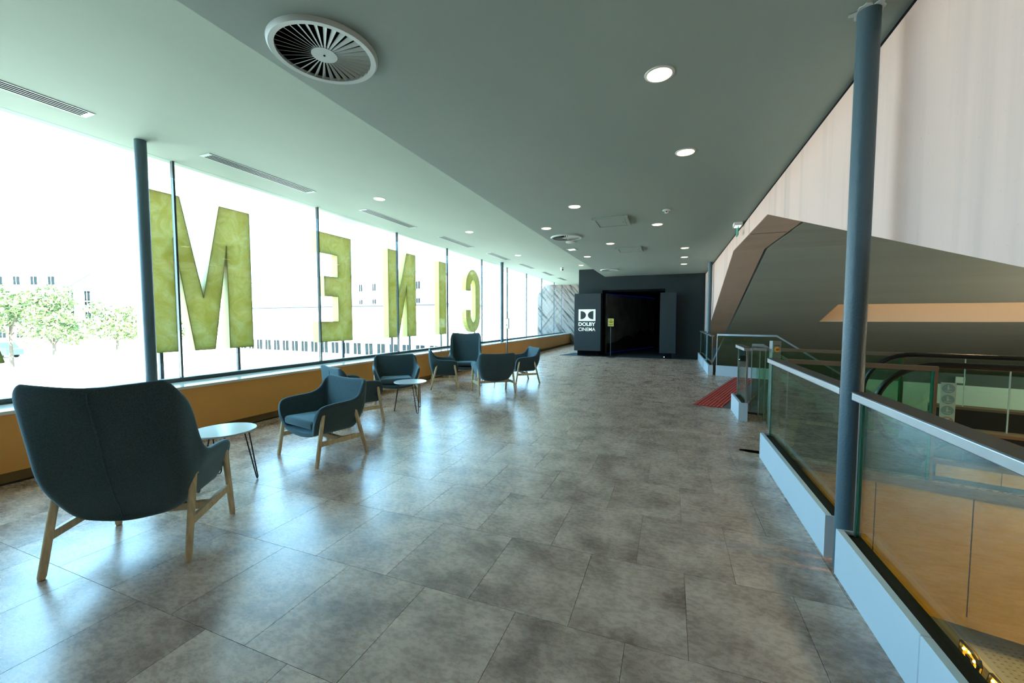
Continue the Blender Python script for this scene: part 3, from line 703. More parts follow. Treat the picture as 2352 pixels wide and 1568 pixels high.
# ================================================================== CEILING FITTINGS
def downlight(x, y, z, label):
    t = thing('downlight', label, 'downlight', 'recessed warm downlights', (x, y, z))
    MB().lathe([(0.078, -0.006), (0.092, -0.004), (0.094, 0.0), (0.078, 0.0)], seg=28, ring=True).obj('trim_ring', 'plastic', t, True)
    MB().lathe([(0.076, -0.0075), (0.076, -0.003)], seg=28).obj('diffuser', 'lampwarm', t)
for (x, y, lab) in [(-0.10, 2.884, 'nearest and largest warm downlight in the low ceiling'), (0.10, 4.28, 'second warm downlight behind the largest one'),
    (-1.294, 5.736, 'warm downlight left of the nearer ceiling hatch'), (-2.058, 6.909, 'warm downlight next to the middle round vent'),
    (-0.24, 7.306, 'warm downlight just behind the smoke detector'), (-1.212, 8.773, 'warm downlight in front of the farther ceiling hatch'),
    (0.262, 9.908, 'nearest of three downlights lined up before the black wall'), (-2.004, 10.37, 'warm downlight at the ceiling step beyond the square lamp'),
    (0.294, 11.347, 'middle of three downlights lined up before the black wall'), (0.324, 12.761, 'farthest of three downlights lined up before the black wall')]:
    downlight(x, y, ZL, lab)
for (x, y, lab) in [(-4.30, 5.276, 'nearest warm downlight in the high ceiling over the chairs'), (-4.10, 7.945, 'second warm downlight in the high ceiling by the window'),
    (-4.25, 11.347, 'third warm downlight in the high ceiling, by the far column'), (-2.953, 14.2, 'warm downlight right above the dolby box')]:
    downlight(x, y, ZU, lab.replace('dolby box', 'black logo box'))

def round_vent(x, y, label, blades=34):
    t = thing('round_vent', label, 'vent', 'round swirl vents', (x, y, ZL))
    MB().lathe([(0.262, -0.004), (0.262, -0.022), (0.292, -0.024), (0.302, -0.012), (0.304, 0.0), (0.262, 0.0)], seg=56, ring=True).obj('outer_ring', 'vent', t, True)
    MB().lathe([(0.262, -0.003), (0.262, -0.001)], seg=48).obj('dark_back', 'void', t)
    MB().lathe([(0.072, -0.020), (0.072, -0.006)], seg=32).obj('hub', 'vent', t)
    MB().lathe([(0.006, -0.023), (0.006, -0.019)], seg=8).obj('hub_screw', 'void', t)
    bl = MB()
    r0, r1 = 0.068, 0.266
    w0, w1 = 0.0035, 0.0165
    tl = math.tan(R(24))
    bl.add([(r0, w0, -0.0195), (r1, w1 * .35, -0.0205), (r1, -w1, -0.0205 + w1 * 0.9), (r0, -w0, -0.0195 + w0 * 0.9),
            (r0, w0, -0.018), (r1, w1 * .35, -0.019), (r1, -w1, -0.019 + w1 * 0.9), (r0, -w0, -0.018 + w0 * 0.9)],
           [(0,3,2,1),(4,5,6,7),(0,1,5,4),(1,2,6,5),(2,3,7,6),(3,0,4,7)])
    me = bl.mesh('blade', 'vent')
    for k in range(blades): link('blade', me, t, rz=2 * math.pi * k / blades)
round_vent(-1.955, 1.925, 'large round swirl vent nearest the camera in the low ceiling')
round_vent(-1.92, 7.80, 'middle round swirl vent beyond the warm downlights')
round_vent(-1.86, 13.4, 'farthest round swirl vent close to the black cinema wall')

def slot_vent(xc, y0, y1, label):
    t = thing('slot_vent', label, 'vent', 'linear slot vents over the window', (xc, (y0 + y1) / 2, ZU)); l = (y1 - y0) / 2
    MB().box(-0.085, 0.085, -l, l, -0.006, 0.0).obj('plate', 'vent', t)
    for k in range(4):
        MB().box(-0.068 + k * 0.038, -0.048 + k * 0.038, -l + 0.045, l - 0.045, -0.0072, -0.005).obj('slot', 'void', t)
for xc, y0, y1, w in [(-5.06, 0.70, 2.18, 'nearest'), (-5.02, 3.14, 4.64, 'second'), (-4.98, 5.66, 7.15, 'third'), (-4.93, 8.10, 9.65, 'fourth'), (-4.87, 10.6, 12.1, 'fifth'), (-4.82, 13.05, 14.5, 'sixth'), (-4.80, 15.6, 17.05, 'seventh'), (-4.80, 18.0, 19.4, 'eighth')]:
    slot_vent(xc, y0, y1, w + ' slotted ceiling vent along the window counted from the camera')

for x0, y0, lab in ((-1.20, 6.51, 'nearer square access hatch proud of the ceiling'), (-1.18, 9.33, 'farther square access hatch proud of the ceiling')):
    t = thing('access_hatch', lab, 'hatch', 'ceiling access hatches', (x0, y0, ZL))
    f_ = MB(); f_.box(0, .55, 0, .05, -.03, 0); f_.box(0, .55, .55, .60, -.03, 0); f_.box(0, .05, .05, .55, -.03, 0); f_.box(.50, .55, .05, .55, -.03, 0); f_.obj('frame', 'ceiling', t)
    MB().box(.056, .494, .056, .544, -.026, -.002).obj('door', 'ceiling', t)
    MB().box(.05, .5, .05, .55, -.004, -.001).obj('gap', 'void', t)
    MB().lathe([(.006, -.029), (.006, -.026)], (.46, .3, 0), 10).obj('latch', 'void', t)
t = thing('smoke_detector', 'white smoke detector on the low ceiling', 'detector', None, (-0.088, 6.38, ZL))
MB().lathe([(0.05, 0), (0.058, -0.012), (0.05, -0.022), (0.03, -0.026)], seg=24).obj('base', 'plastic', t, True)
MB().lathe([(0.03, -0.028), (0.032, -0.045), (0.02, -0.056), (0.006, -0.058)], seg=20).obj('sensor', 'plastic', t, True)
for k in range(4): MB().box(0.026, 0.034, -0.01, 0.01, -0.043, -0.03).obj('sensor_slit', 'void', t, rz=k * math.pi / 2)
t = thing('ceiling_speaker', 'flat white oval disc beside the middle round vent', 'speaker', None, (-1.95, 8.30, ZL))
MB().lathe([(0.10, 0), (0.10, -0.012), (0.085, -0.02)], seg=28).obj('cover', 'plastic', t, True); MB().lathe([(0.012, -0.023), (0.012, -0.019)], seg=10).obj('indicator', 'vent', t)
t = thing('square_lamp', 'small square white lamp at the ceiling step', 'lamp', None, (-2.13, 9.2, ZL))
MB().box(-0.11, 0.11, -0.11, 0.11, -0.006, 0).obj('frame', 'vent', t); MB().box(-0.07, 0.07, -0.07, 0.07, -0.009, -0.005).obj('diffuser', 'lampwhite', t)
t = thing('dome_camera', 'small white dome camera hanging from the high ceiling', 'camera', None, (-3.75, 14.6, ZU))
MB().lathe([(0.055, 0), (0.055, -0.03), (0.045, -0.045)], seg=20).obj('mount', 'plastic', t, True)
MB().lathe([(0.052, -0.045), (0.056, -0.075), (0.045, -0.105), (0.02, -0.12), (0.003, -0.123)], seg=20).obj('dome', 'plastic', t, True)
MB().box(0.015, 0.06, -0.05, -0.03, -0.105, -0.07).obj('lens', 'void', t)
t = thing('exit_sign', 'lit white exit lamp with a hanging green blade by the pink wall', 'exit sign', None, (1.00, 7.70, ZL))
MB().box(-0.06, 0.06, -0.10, 0.10, -0.055, 0.0).obj('housing', 'plastic', t); MB().box(-0.04, 0.04, -0.08, 0.08, -0.06, -0.05).obj('lamp', 'lampwhite', t)
MB().box(-0.006, 0.006, -0.09, 0.09, -0.21, -0.06).obj('blade', 'green', t)
t = thing('floor_hatch', 'small square metal cover flush in the floor', 'floor hatch', None, (-2.06, 8.52, 0), R(2))
MB().box(-0.13, 0.13, -0.19, 0.19, 0.0005, 0.004).obj('rim', 'steel', t); MB().box(-0.115, 0.115, -0.175, 0.175, 0.003, 0.005).obj('cover', 'tile', t)

# ================================================================== CINEMA ENTRANCE OBJECTS
t = thing('logo_box', 'charcoal entrance box with the white double D logo', 'display box', None, (-2.90, 15.1, 0))
bx = MB().box(-0.49, 0.50, 0, 0.385, 0.20, 2.335).obj('cabinet', 'boxblack', t); bevel(bx, 0.006)
MB().box(-0.40, 0.40, 0.20, 0.38, 0.0105, 0.20).obj('base', 'deep', t)
lx0, lx1, lz0, lz1 = -0.325, 0.305, 1.315, 1.75
lg = MB().box(lx0, lx1, -0.006, 0.0, lz0, lz1).obj('logo_plate', 'white', t)
def dshape(side):
    hh = (lz1 - lz0) / 2 - 0.065; zc = (lz0 + lz1) / 2
    pts = []
    xe = lx0 + 0.075 if side < 0 else lx1 - 0.075
    sg = 1 if side < 0 else -1
    pts.append((xe, -0.0065, zc - hh))
    for k in range(13):
        a = -math.pi / 2 + math.pi * k / 12; pts.append((xe + sg * (0.02 + 0.185 * math.cos(a)), -0.0065, zc + hh * math.sin(a)))
    pts.append((xe, -0.0065, zc + hh))
    return pts
for sd in (-1, 1): MB().prism(dshape(sd), (0, -0.003, 0)).obj('logo_d', 'boxblack', lg)
for txt, z, off in (('DOLBY', 1.138, 0.006), ('CINEMA', 0.945, 0.002)):
    me = text_mesh(txt, 0.18, 'white', 0.003, off); o = link('lettering', me, t)
    sx = (lx1 - lx0) / me['w']; o.rotation_euler = (R(90), 0, 0); o.scale = (sx, 1.0, 1); o.location = (lx0 - me['x0'] * sx, -0.004, z)
t = thing('entrance_fin', 'tall charcoal fin panel at the right of the cinema doorway', 'panel', None, (-0.08, 15.0, 0))
fx = MB().box(-0.27, 0.25, 0.0, 0.14, 0.20, 2.30).obj('panel', 'boxblack', t); bevel(fx, 0.005)
MB().box(-0.15, 0.15, 0.14, 0.49, 0.3, 2.2).obj('bracket', 'deep', t)
MB().box(-0.13, 0.13, 0.05, 0.20, 0.01, 0.20).obj('foot', 'deep', t)
MB().box(0.255, 0.258, 0.1, 0.13, 0.25, 2.28).obj('led_strip', 'blueled', t)
MB().box(-0.12, -0.10, -0.004, 0.0, 0.06, 0.08).obj('floor_led', 'lampwhite', t)

def sign_stand(loc, rz, label, kind):
    t = thing('sign_stand', label, 'sign', 'sign stands on black posts', loc, rz)
    MB().lathe([(0.16, 0), (0.16, 0.012), (0.03, 0.022), (0.022, 0.03)], seg=28).obj('base', 'blacksteel', t, True)
    MB().lathe([(0.019, 0.02), (0.019, 1.13)], seg=16).obj('pole', 'greycol' if kind else 'blacksteel', t, True)
    fr = MB().box(-0.115, 0.115, -0.012, 0.012, 1.10, 1.41).obj('frame', 'blacksteel', t); bevel(fr, 0.01)
    if kind == 0:
        MB().box(-0.098, 0.098, -0.015, -0.012, 1.118, 1.392).obj('card', 'yellow', t)
        for z, w in ((1.345, .05), (1.29, .07), (1.245, .06), (1.17, .075)): MB().box(-w, w, -0.0165, -0.015, z - 0.012, z + 0.012).obj('print_line', 'ink', t)
    else:
        MB().box(-0.098, 0.098, -0.015, -0.012, 1.118, 1.392).obj('card', 'whitecard', t)
        for z in (1.375, 1.135): MB().box(-0.098, 0.098, -0.0165, -0.015, z - 0.017, z + 0.017).obj('yellow_band', 'yellow', t)
        MB().prism([(-0.05, -0.0165, 1.21), (0.0, -0.0165, 1.24), (0.05, -0.0165, 1.21), (0.0, -0.0165, 1.18)], (0, 0.0015, 0)).obj('mark', 'ink', t)
        for z in (1.33, 1.30, 1.27): MB().box(-0.05, 0.05, -0.0165, -0.015, z - 0.005, z + 0.005).obj('print_line', 'band', t)
sign_stand((-2.02, 15.02, 0.010), R(4), 'yellow notice on a black post at the cinema doorway', 0)
sign_stand((-4.49, 11.08, 0), R(-40), 'white notice with yellow bands on a post by the window bench', 1)

# ================================================================== ARMCHAIRS
def chair_shell(H, high):
    """felt shell: seat pan, arms and back drawn as one bent sheet. +y is the front"""
    A = 0.345 if not high else 0.335; Ab = 0.235; yf = 0.285; yb = -0.255; Rc = 0.055; z0 = 0.285; za = 0.575
    side = []
    for k, y in enumerate((yf, yf - .008, yf - 0.03, yf - 0.07, 0.10, 0.0, -0.095, -0.16, yb + Rc)): side.append((A, y))
    side[-1] = (A, yb + Rc)
    nc = 7
    for k in range(1, nc + 1):
        a = math.pi / 2 * k / nc; side.append((A - Rc + Rc * math.cos(a), yb + Rc - Rc * math.sin(a)))
    for x in (0.25, 0.18, 0.12, 0.06): side.append((x, yb))
    n = len(side)
    path = [(x, y, i) for i, (x, y) in enumerate(side)] + [(0.0, yb, n)] + [(-x, y, i) for i, (x, y) in reversed(list(enumerate(side)))]
    front = [0.385, 0.46, 0.53, 0.568]
    J = 9
    vs = []
    def sm(a, b, x): x = min(1, max(0, (x - a) / (b - a))); return x * x * (3 - 2 * x)
    for x, y, i in path:
        zr = za + 0.012 * (1 - (y + .25) / .55)
        if i < 4: zr = front[i]
        b = (0, 0, 0, 0, 0, 0, 0.02, 0.11, 0.36, 0.60, 0.75, 0.85, 0.915, 0.955, 0.98, 1, 1, 1, 1, 1, 1, 1)[i]
        zr += b * (H - za) - (0.030 * sm(14.0, 20, i) if high else 0.014 * sm(14, 20, i))
        sg = 1 if x >= 0 else -1
        back = sm(6.5, 12, i)
        for j in range(J):
            t = j / (J - 1)
            z = z0 + (zr - z0) * t
            w = min(1.0, (z - z0) / (za - z0)); w = 1 - (1 - w) ** 2.0
            xb_, yb_ = Ab * (x / A), (y * 0.86 if y > 0 else y * 0.80 + 0.0)
            px = xb_ + (x - xb_) * w; py = yb_ + (y - yb_) * w
            py -= back * max(0, z - 0.34) * (0.075 if not high else 0.26)
            if i <= 9: px += sg * 0.026 * sm(0.48, 0.60, z) * (1 - sm(6, 9, i))     # arms roll outwards
            up = max(0, z - za) / (H - za)
            px *= 1 + (0.0 if not high else 0.07) * sm(0, 1, up)
            if high: py += 0.06 * (abs(px) / 0.35) ** 2 * up                          # wings of the tall back turn forward
            # bowed bottom rim
            if j == 0: z -= 0.0
            vs.append((px, py, z))
    fs = []
    np_ = len(path)
    for i in range(np_ - 1):
        for j in range(J - 1): fs.append((i * J + j, (i + 1) * J + j, (i + 1) * J + j + 1, i * J + j + 1))
    # seat pan: bridge left and right bottom rows
    mid = np_ // 2; rows = []
    seg = 6
    for i in range(mid + 1):
        l = Vector(vs[i * J]); r = Vector(vs[(np_ - 1 - i) * J]); row = [i * J]
        if i < mid:
            for k in range(1, seg):
                f = k / seg; p_ = l.lerp(r, f); p_.z -= 0.028 * math.sin(math.pi * f); vs.append(tuple(p_)); row.append(len(vs) - 1)
            row.append((np_ - 1 - i) * J)
        rows.append(row)
    for i in range(mid - 1):
        for k in range(seg): fs.append((rows[i][k], rows[i][k + 1], rows[i + 1][k + 1], rows[i + 1][k]))
    last = rows[mid - 1]
    for k in range(seg): fs.append((last[k], last[k + 1], mid * J))
    b = MB(); b.add(vs, fs)
    return b
def make_chair(high):
    H = 1.055 if high else 0.758
    t = thing('armchair', '-', 'armchair')
    sh = chair_shell(H, high).obj('shell', 'fabric', t)
    sd = sh.modifiers.new('thick', 'SOLIDIFY'); sd.thickness = 0.042; sd.offset = 0.0; sd.use_even_offset = True
    ss = sh.modifiers.new('soft', 'SUBSURF'); ss.levels = 2; ss.render_levels = 2
    bake(sh)
    for p_ in sh.data.polygons: p_.use_smooth = True
    cu = MB().box(-0.245, 0.245, -0.20, 0.262, 0.330, 0.400).obj('seat_cushion', 'fabric', t)
    bevel(cu, 0.034, 5); bake(cu)
    for v in cu.data.vertices:
        if v.co.z > 0.36: v.co.z += 0.022 * (1 - (v.co.x / 0.25) ** 2) + 0.008 * (v.co.y / 0.28)
        if v.co.y > 0.15: v.co.x *= 1 + 0.06 * (v.co.y - 0.15) / .13
    for p_ in cu.data.polygons: p_.use_smooth = True
    W = 0.345 if not high else 0.335
    yfr, yre = (0.272, -0.272) if not high else (0.295, -0.30)
    for sx in (-1, 1):
        fpts = [(sx * (W - 0.002), yfr - 0.075, 0.475), (sx * (W - 0.0015), yfr - 0.075 * .34 / .475, 0.34), (sx * W, yfr, 0.001)]
        rpts = [(sx * (W - 0.012), yre + 0.125, 0.49), (sx * (W - 0.009), yre + 0.125 * .36 / .49, 0.36), (sx * W, yre, 0.001)]
        for pts in (fpts, rpts):
            q = [Vector(p_) for p_ in pts]; d = (q[0] - q[1]).normalized(); dn = (q[2] - q[1]).normalized()
            full = [q[0] + d * 0.014, q[0] + d * 0.010, q[0], q[1], q[2] - dn * 0.012, q[2]]
            rad = [0.006, 0.014, 0.0195, 0.0195, 0.0185, 0.015]
            m_ = MB(); rings = []
            for i, p_ in enumerate(full):
                for k in range(12):
                    a = 2 * math.pi * k / 12; m_.v.append((p_.x + rad[i] * math.cos(a), p_.y + rad[i] * math.sin(a), p_.z))
            for i in range(5):
                for k in range(12): m_.f.append((i * 12 + k, i * 12 + (k + 1) % 12, (i + 1) * 12 + (k + 1) % 12, (i + 1) * 12 + k))
            m_.f += [tuple(range(11, -1, -1)), tuple(60 + k for k in range(12))]
            lg = m_.obj('leg', 'ash', t, True)
            bt = MB().tube([(q[0].x + sx * 0.017, q[0].y + .003, q[0].z - 0.02), (q[0].x + sx * 0.022, q[0].y + .003, q[0].z - 0.02)], 0.006, 8).obj('bolt', 'brass', lg)
        # side stretcher
        z0, z1 = 0.185, 0.230
        fa_ = lambda z: yfr - 0.075 * z / 0.475; ra_ = lambda z: yre + 0.125 * z / 0.49
        MB().prism([(sx * (W - 0.017), fa_(z0), z0), (sx * (W - 0.017), fa_(z1), z1), (sx * (W - 0.017), ra_(z1), z1), (sx * (W - 0.017), ra_(z0), z0)], (sx * 0.022, 0, 0)).obj('side_stretcher', 'ash', t)
        MB().tube([(sx * (W + 0.004), -0.005, 0.208), (sx * (W + 0.009), -0.005, 0.208)], 0.006, 8).obj('bolt', 'brass', t)
        MB().tube([(sx * 0.17, 0.0, 0.225), (sx * 0.17, 0.0, 0.275)], 0.008, 8).obj('support_pin', 'brass', t)
    MB().box(-W + 0.018, W - 0.018, -0.018, 0.018, 0.185, 0.228).obj('cross_stretcher', 'ash', t)
    # back seam: raised welt following the outer face of the back
    co = sh.data.vertices; pts = []
    for k in range(14):
        z = 0.275 + (H - 0.05 - 0.275) * k / 13
        near = [v.co for v in co if abs(v.co.x) < 0.03 and abs(v.co.z - z) < 0.035 and v.co.y < 0]
        if near:
            y = min(v.y for v in near); pts.append((0, y - 0.0005, z))
    MB().tube(pts, 0.0035, 6).obj('back_seam', 'fabric', t, True)
    if high:
        near = [v.co for v in co if abs(v.co.x) < 0.05 and abs(v.co.z - 0.86) < 0.04]
        y = max(v.y for v in near)
        MB().tube([(-0.13, y + .006, 0.86), (0, y, 0.86), (0.13, y + .006, 0.86)], 0.005, 6).obj('head_seam', 'fabric', t)
    return t
low, high = make_chair(False), make_chair(True)
def place(src, first, c, face, label):
    o = src if first else copy_tree(src)
    o.location = (c[0], c[1], 0); o.rotation_euler = (0, 0, math.atan2(face[1], face[0]) - math.pi / 2)
    o['label'] = label; o['group'] = 'teal grey felt armchairs'
place(high, True, (-2.985, 1.462), (-0.348, 0.487), 'nearest tall-backed armchair turned away in the left foreground')
place(high, False, (-4.42, 8.32), (0.42, -0.90), 'far tall-backed armchair facing us against the window bench')
place(low, True, (-3.31, 3.115), (-0.117, -0.53), 'low armchair beside the near white table, facing the camera')
place(low, False, (-4.02, 4.31), (0.21, 0.458), 'low armchair turned away and half hidden behind another low armchair')
place(low, False, (-4.33, 5.66), (0.376, -0.448), 'low armchair facing us directly behind the middle white table')
place(low, False, (-4.30, 7.165), (0.462, 0.303), 'low armchair seen from its side, left of the far group')
place(low, False, (-3.10, 6.945), (-0.38, 0.432), 'low armchair in the far group showing us its seamed back')
place(low, False, (-3.04, 8.40), (-0.413, -0.343), 'rightmost low armchair of the far group, facing left')

# ================================================================== SIDE TABLES
def make_table(r, h):
    t = thing('side_table', '-', 'table')
    MB().lathe([(r - 0.008, h - 0.016), (r, h - 0.012), (r, h - 0.003), (r - 0.003, h), (0.01, h)], seg=56).obj('table_top', 'whitetop', t, True)
    for k in range(3):
        lg = MB(); pts = []
        ri, ro = r * 0.70, r * 0.98
        pts += [(ri, -0.05, h - 0.018), (ro, -0.016, 0.03)]
        for i in range(1, 6): a = math.pi * i / 6; pts.append((ro + 0.003, -0.016 * math.cos(a), 0.028 - 0.021 * math.sin(a)))
        pts += [(ro, 0.016, 0.03), (ri, 0.05, h - 0.018)]
        lg.tube(pts, 0.0055, 8).obj('hairpin_leg', 'blacksteel', t, True, rz=2 * math.pi * k / 3)
        MB().box(ri - 0.02, ri + 0.02, -0.065, 0.065, h - 0.02, h - 0.016).obj('leg_plate', 'blacksteel', t, rz=2 * math.pi * k / 3)
    return t
tb1 = make_table(0.24, 0.45); tb1.location = (-3.50, 2.255, 0); tb1.rotation_euler = (0, 0, R(38)); tb1['label'] = 'near round white table on hairpin legs beside the tall chair'; tb1['group'] = 'round hairpin side tables'
tb2 = copy_tree(tb1); tb2.location = (-3.625, 5.07, 0); tb2.rotation_euler = (0, 0, R(-30)); tb2['label'] = 'middle round white table on black hairpin legs'
tb3 = copy_tree(tb1); tb3.location = (-3.66, 7.72, 0); tb3.rotation_euler = (0, 0, R(40)); tb3['label'] = 'far round table, only its hairpin legs showing under an armchair'
tb4 = make_table(0.20, 0.40); tb4.location = (-3.80, 2.06, 0); tb4.rotation_euler = (0, 0, R(100)); tb4['label'] = 'lower white table half hidden behind the tall near chair'; tb4['group'] = 'round hairpin side tables'

# ================================================================== LETTERS OUTSIDE THE WINDOW (read from the street)
XL, HL, TD = -6.32, 2.12, 0.15
def glyph_obj(ch, y_left, polys, label, posts):
    """y_left = Y of the glyph's left edge as read from the street; u runs towards -Y"""
    t = thing('facade_letter', label, 'letter', 'facade letters', (XL, y_left, 0.94))
    mb = MB(); eg = MB()
    for poly in polys:
        mb.prism([(0, -u, v) for u, v in poly], (-0.012, 0, 0))
        n = len(poly)
        for i in range(n):
            (u0, v0), (u1, v1) = poly[i], poly[(i + 1) % n]
            eg.add([(0.004, -u0, v0), (0.004, -u1, v1), (-TD, -u1, v1), (-TD, -u0, v0)], [(0, 1, 2, 3)])
    mb.obj('back_panel', 'letter', t)
    o = eg.obj('side_rim', 'letteredge', t); sd = o.modifiers.new('thick', 'SOLIDIFY'); sd.thickness = 0.012; sd.offset = 0
    for u in posts: MB().box(-0.09, -0.05, -u - 0.02, -u + 0.02, -0.62, 0.02).obj('post', 'mullion', t)
H = HL
def cshape():
    w, s_ = 1.06, 0.35; r = w / 2; ri = r - s_; o = []; i_ = []
    gap0, gap1 = 0.75, 1.40
    k_ = 14
    o.append((w, gap1)); 
    for k in range(k_ + 1): a = math.pi * k / k_; o.append((r + r * math.cos(a), H - 0.62 + 0.62 * math.sin(a)))
    for k in range(k_ + 1): a = math.pi + math.pi * k / k_; o.append((r + r * math.cos(a), 0.62 + 0.62 * math.sin(a)))
    o.append((w, gap0)); o.append((w - s_, gap0))
    for k in range(k_ + 1): a = 2 * math.pi - math.pi * k / k_; o.append((r + ri * math.cos(a), 0.60 + 0.27 * math.sin(a)))
    for k in range(k_ + 1): a = math.pi - math.pi * k / k_; o.append((r + ri * math.cos(a), H - 0.60 + 0.27 * math.sin(a)))
    o.append((w - s_, gap1))
    return o
glyph_obj('C', 13.03, [cshape()], 'giant olive letter C outside, beyond the far tall chair', (0.3,))
glyph_obj('I', 10.70, [[(0, 0), (0.40, 0), (0.40, H), (0, H)]], 'giant olive letter I outside, between C and N', (0.2,))
glyph_obj('N', 9.13, [[(0, 0), (0.39, 0), (0.39, 1.30), (0.74, 0), (1.12, 0), (1.12, H), (0.74, H), (0.74, .95), (0.39, H), (0, H)]], 'giant olive letter N outside, across a window joint', (0.2, 0.93))
glyph_obj('E', 6.80, [[(0, 0), (0.88, 0), (0.88, 0.39), (0.37, 0.39), (0.37, 0.90), (0.72, 0.90), (0.72, 1.28), (0.37, 1.28), (0.37, 1.73), (0.88, 1.73), (0.88, H), (0, H)]], 'giant olive letter E outside the third pane', (0.2,))
glyph_obj('M', 4.59, [[(0, 0), (0.37, 0), (0.37, 1.55), (0.59, 0), (0.86, 0), (1.08, 1.55), (1.08, 0), (1.45, 0), (1.45, H), (0.99, H), (0.725, 0.75), (0.46, H), (0, H)]], 'giant olive letter M outside, the largest in view', (0.2, 1.25))
glyph_obj('A', 1.94, [[(0, 0), (0.37, 0), (0.87, H), (0.48, H)], [(0.98, 0), (1.35, 0), (0.87, H), (0.48, H)], [(0.34, 0.42), (1.01, 0.42), (0.93, 0.78), (0.42, 0.78)]], 'foot of the giant letter A at the left picture edge', (0.2,))

# ================================================================== OUTDOORS
gz = -4.1
g_ = MB().box(-260, -7.6, -120, 220, gz - 0.3, gz).obj('ground', 'ground', kind='structure'); tag(g_, 'pale sunlit paving outside the window', 'ground')
cn = thing('canopy_roof', 'flat grey canopy carrying the giant letters outside', 'canopy')
MB().box(-7.6, XW - 0.08, Y0, Y1, 0.05, 0.30).obj('roof_deck', 'terrace', cn)
MB().box(-7.65, -7.55, Y0, Y1, 0.0, 0.36).obj('edge_trim', 'extgrey', cn)
for k in range(6): MB().box(-7.5, XW - .1, 0.2 + k * 3.1, 0.23 + k * 3.1, 0.30, 0.32).obj('seam', 'mullion', cn)
MB().box(-7.5, XW - 0.08, Y0, Y1, gz, 0.05).obj('base_wall', 'extwhite', cn)

def house(name, label, p, q, depth, z1, wins, mw='extwhite', roofm='extgrey', extra=None):
    """block whose front runs from plan point p to q; wins = list of (u, z, w, h) on that front"""
    p = Vector((p[0], p[1])); q = Vector((q[0], q[1])); d = (q - p).normalized(); L_ = (q - p).length
    t = thing(name, label, 'building', None, (p.x, p.y, gz), math.atan2(d.y, d.x))
    MB().box(0, L_, 0, depth, 0, z1 - gz).obj('walls', mw, t)
    MB().box(-0.3, L_ + 0.3, -0.3, depth + .3, z1 - gz, z1 - gz + 0.25).obj('roof', roofm, t)
    for u, z, w, h in wins:
        f = MB().box(u - w / 2, u + w / 2, -0.05, 0.02, z - gz, z - gz + h).obj('window', 'extglass', t)
        MB().box(u - 0.04, u + 0.04, -0.09, -0.05, z - gz, z - gz + h).obj('glazing_bar', 'extwhite', f)
        MB().box(u - w / 2 - 0.1, u + w / 2 + 0.1, -0.12, 0.0, z - gz - 0.1, z - gz).obj('window_sill', 'extgrey', f)
    return t
lb = house('pavilion', 'long low white pavilion with a row of tall windows', (-74, 50.1), (-27.5, 45.7), 14, 3.3,
           [(3 + 2.35 * k, -3.75, 1.45, 1.65) for k in range(19)])
lb.rotation_euler = (0, 0, math.atan2(45.7 - 50.1, 46.5))
MB().box(-0.4, 47, -0.45, 0.05, 0.75 - gz, 0.98 - gz).obj('cornice', 'brick', lb)
MB().box(2, 46, -0.25, 0.0, 3.2 - gz, 3.42 - gz).obj('gutter', 'roof', lb)
ba = house('apartment_block', 'wide white apartment block at the far left', (-141, 36), (-118.8, 44.9), 16, 13.5, [(4 + 3.6 * k, z, 1.3, 1.7) for k in range(6) for z in (-2.5, 1.2, 5.0, 8.6)])
bb = house('gabled_house', 'white house with balconies and a slate gable', (-97.5, 37.1), (-92.4, 39.1), 9, 6.2, [(u, z, 0.9, 1.6) for u in (1.2, 4.1) for z in (-0.6, 1.5, 3.2, 4.6)])
L_ = 5.4
MB().prism([(0, -0.2, 6.2 - gz), (0, 9.2, 6.2 - gz), (0, 4.5, 9.6 - gz)], (L_, 0, 0)).obj('gable_roof', 'extgrey', bb)
MB().prism([(-0.15, -0.3, 6.2 - gz), (-0.15, 4.5, 9.7 - gz), (-0.15, 4.5, 9.4 - gz), (-.15, 1.2, 6.2 - gz)], (0.3, 0, 0)).obj('gable_slate', 'roof', bb)
for z in (-0.8, 1.3, 3.0, 4.5): MB().box(-0.1, L_ + .1, -1.0, 0.0, z - gz - 0.15, z - gz).obj('balcony', 'extgrey', bb)
bc = house('terraced_block', 'stepped white block behind the letter M', (-110, 56.5), (-94, 62.5), 14, 10.2, [(2 + 3.0 * k, z, 1.2, 1.3) for k in range(5) for z in (-2.0, 1.4, 4.6)])
for z in (1.0, 4.2, 7.2): MB().box(0, 18, -0.8, 0, z - gz - .12, z - gz).obj('ledge', 'extgrey', bc)
bd = house('tall_block', 'tall pale block behind the long pavilion', (-76, 74), (-46, 70), 16, 11.0, [(3 + 4.2 * k, z, 1.0, 1.5) for k in range(7) for z in (4.2, 7.6)])
br = house('brick_building', 'low red brick building near the letter C', (-41, 64.5), (-30.6, 68.5), 10, 0.9, [(3.2, -2.2, 0.9, 1.8), (6.4, -2.2, 0.9, 1.8)], 'brick')
MB().box(-2, 12, -1.5, -0.2, gz - gz, 2.0).obj('low_wall', 'extwhite', br)
ms = thing('lattice_mast', 'slim pale lattice mast between the letters I and C', 'mast', None, (-22.3, 39.7, gz))
for sx in (-0.35, 0.35):
    MB().box(sx - 0.06, sx + 0.06, -0.06, 0.06, 0, 15).obj('mast_rail', 'extgrey', ms)
for k in range(14): MB().box(-0.35, 0.35, -0.03, 0.03, 0.5 + k, 0.58 + k).obj('rung', 'extgrey', ms)

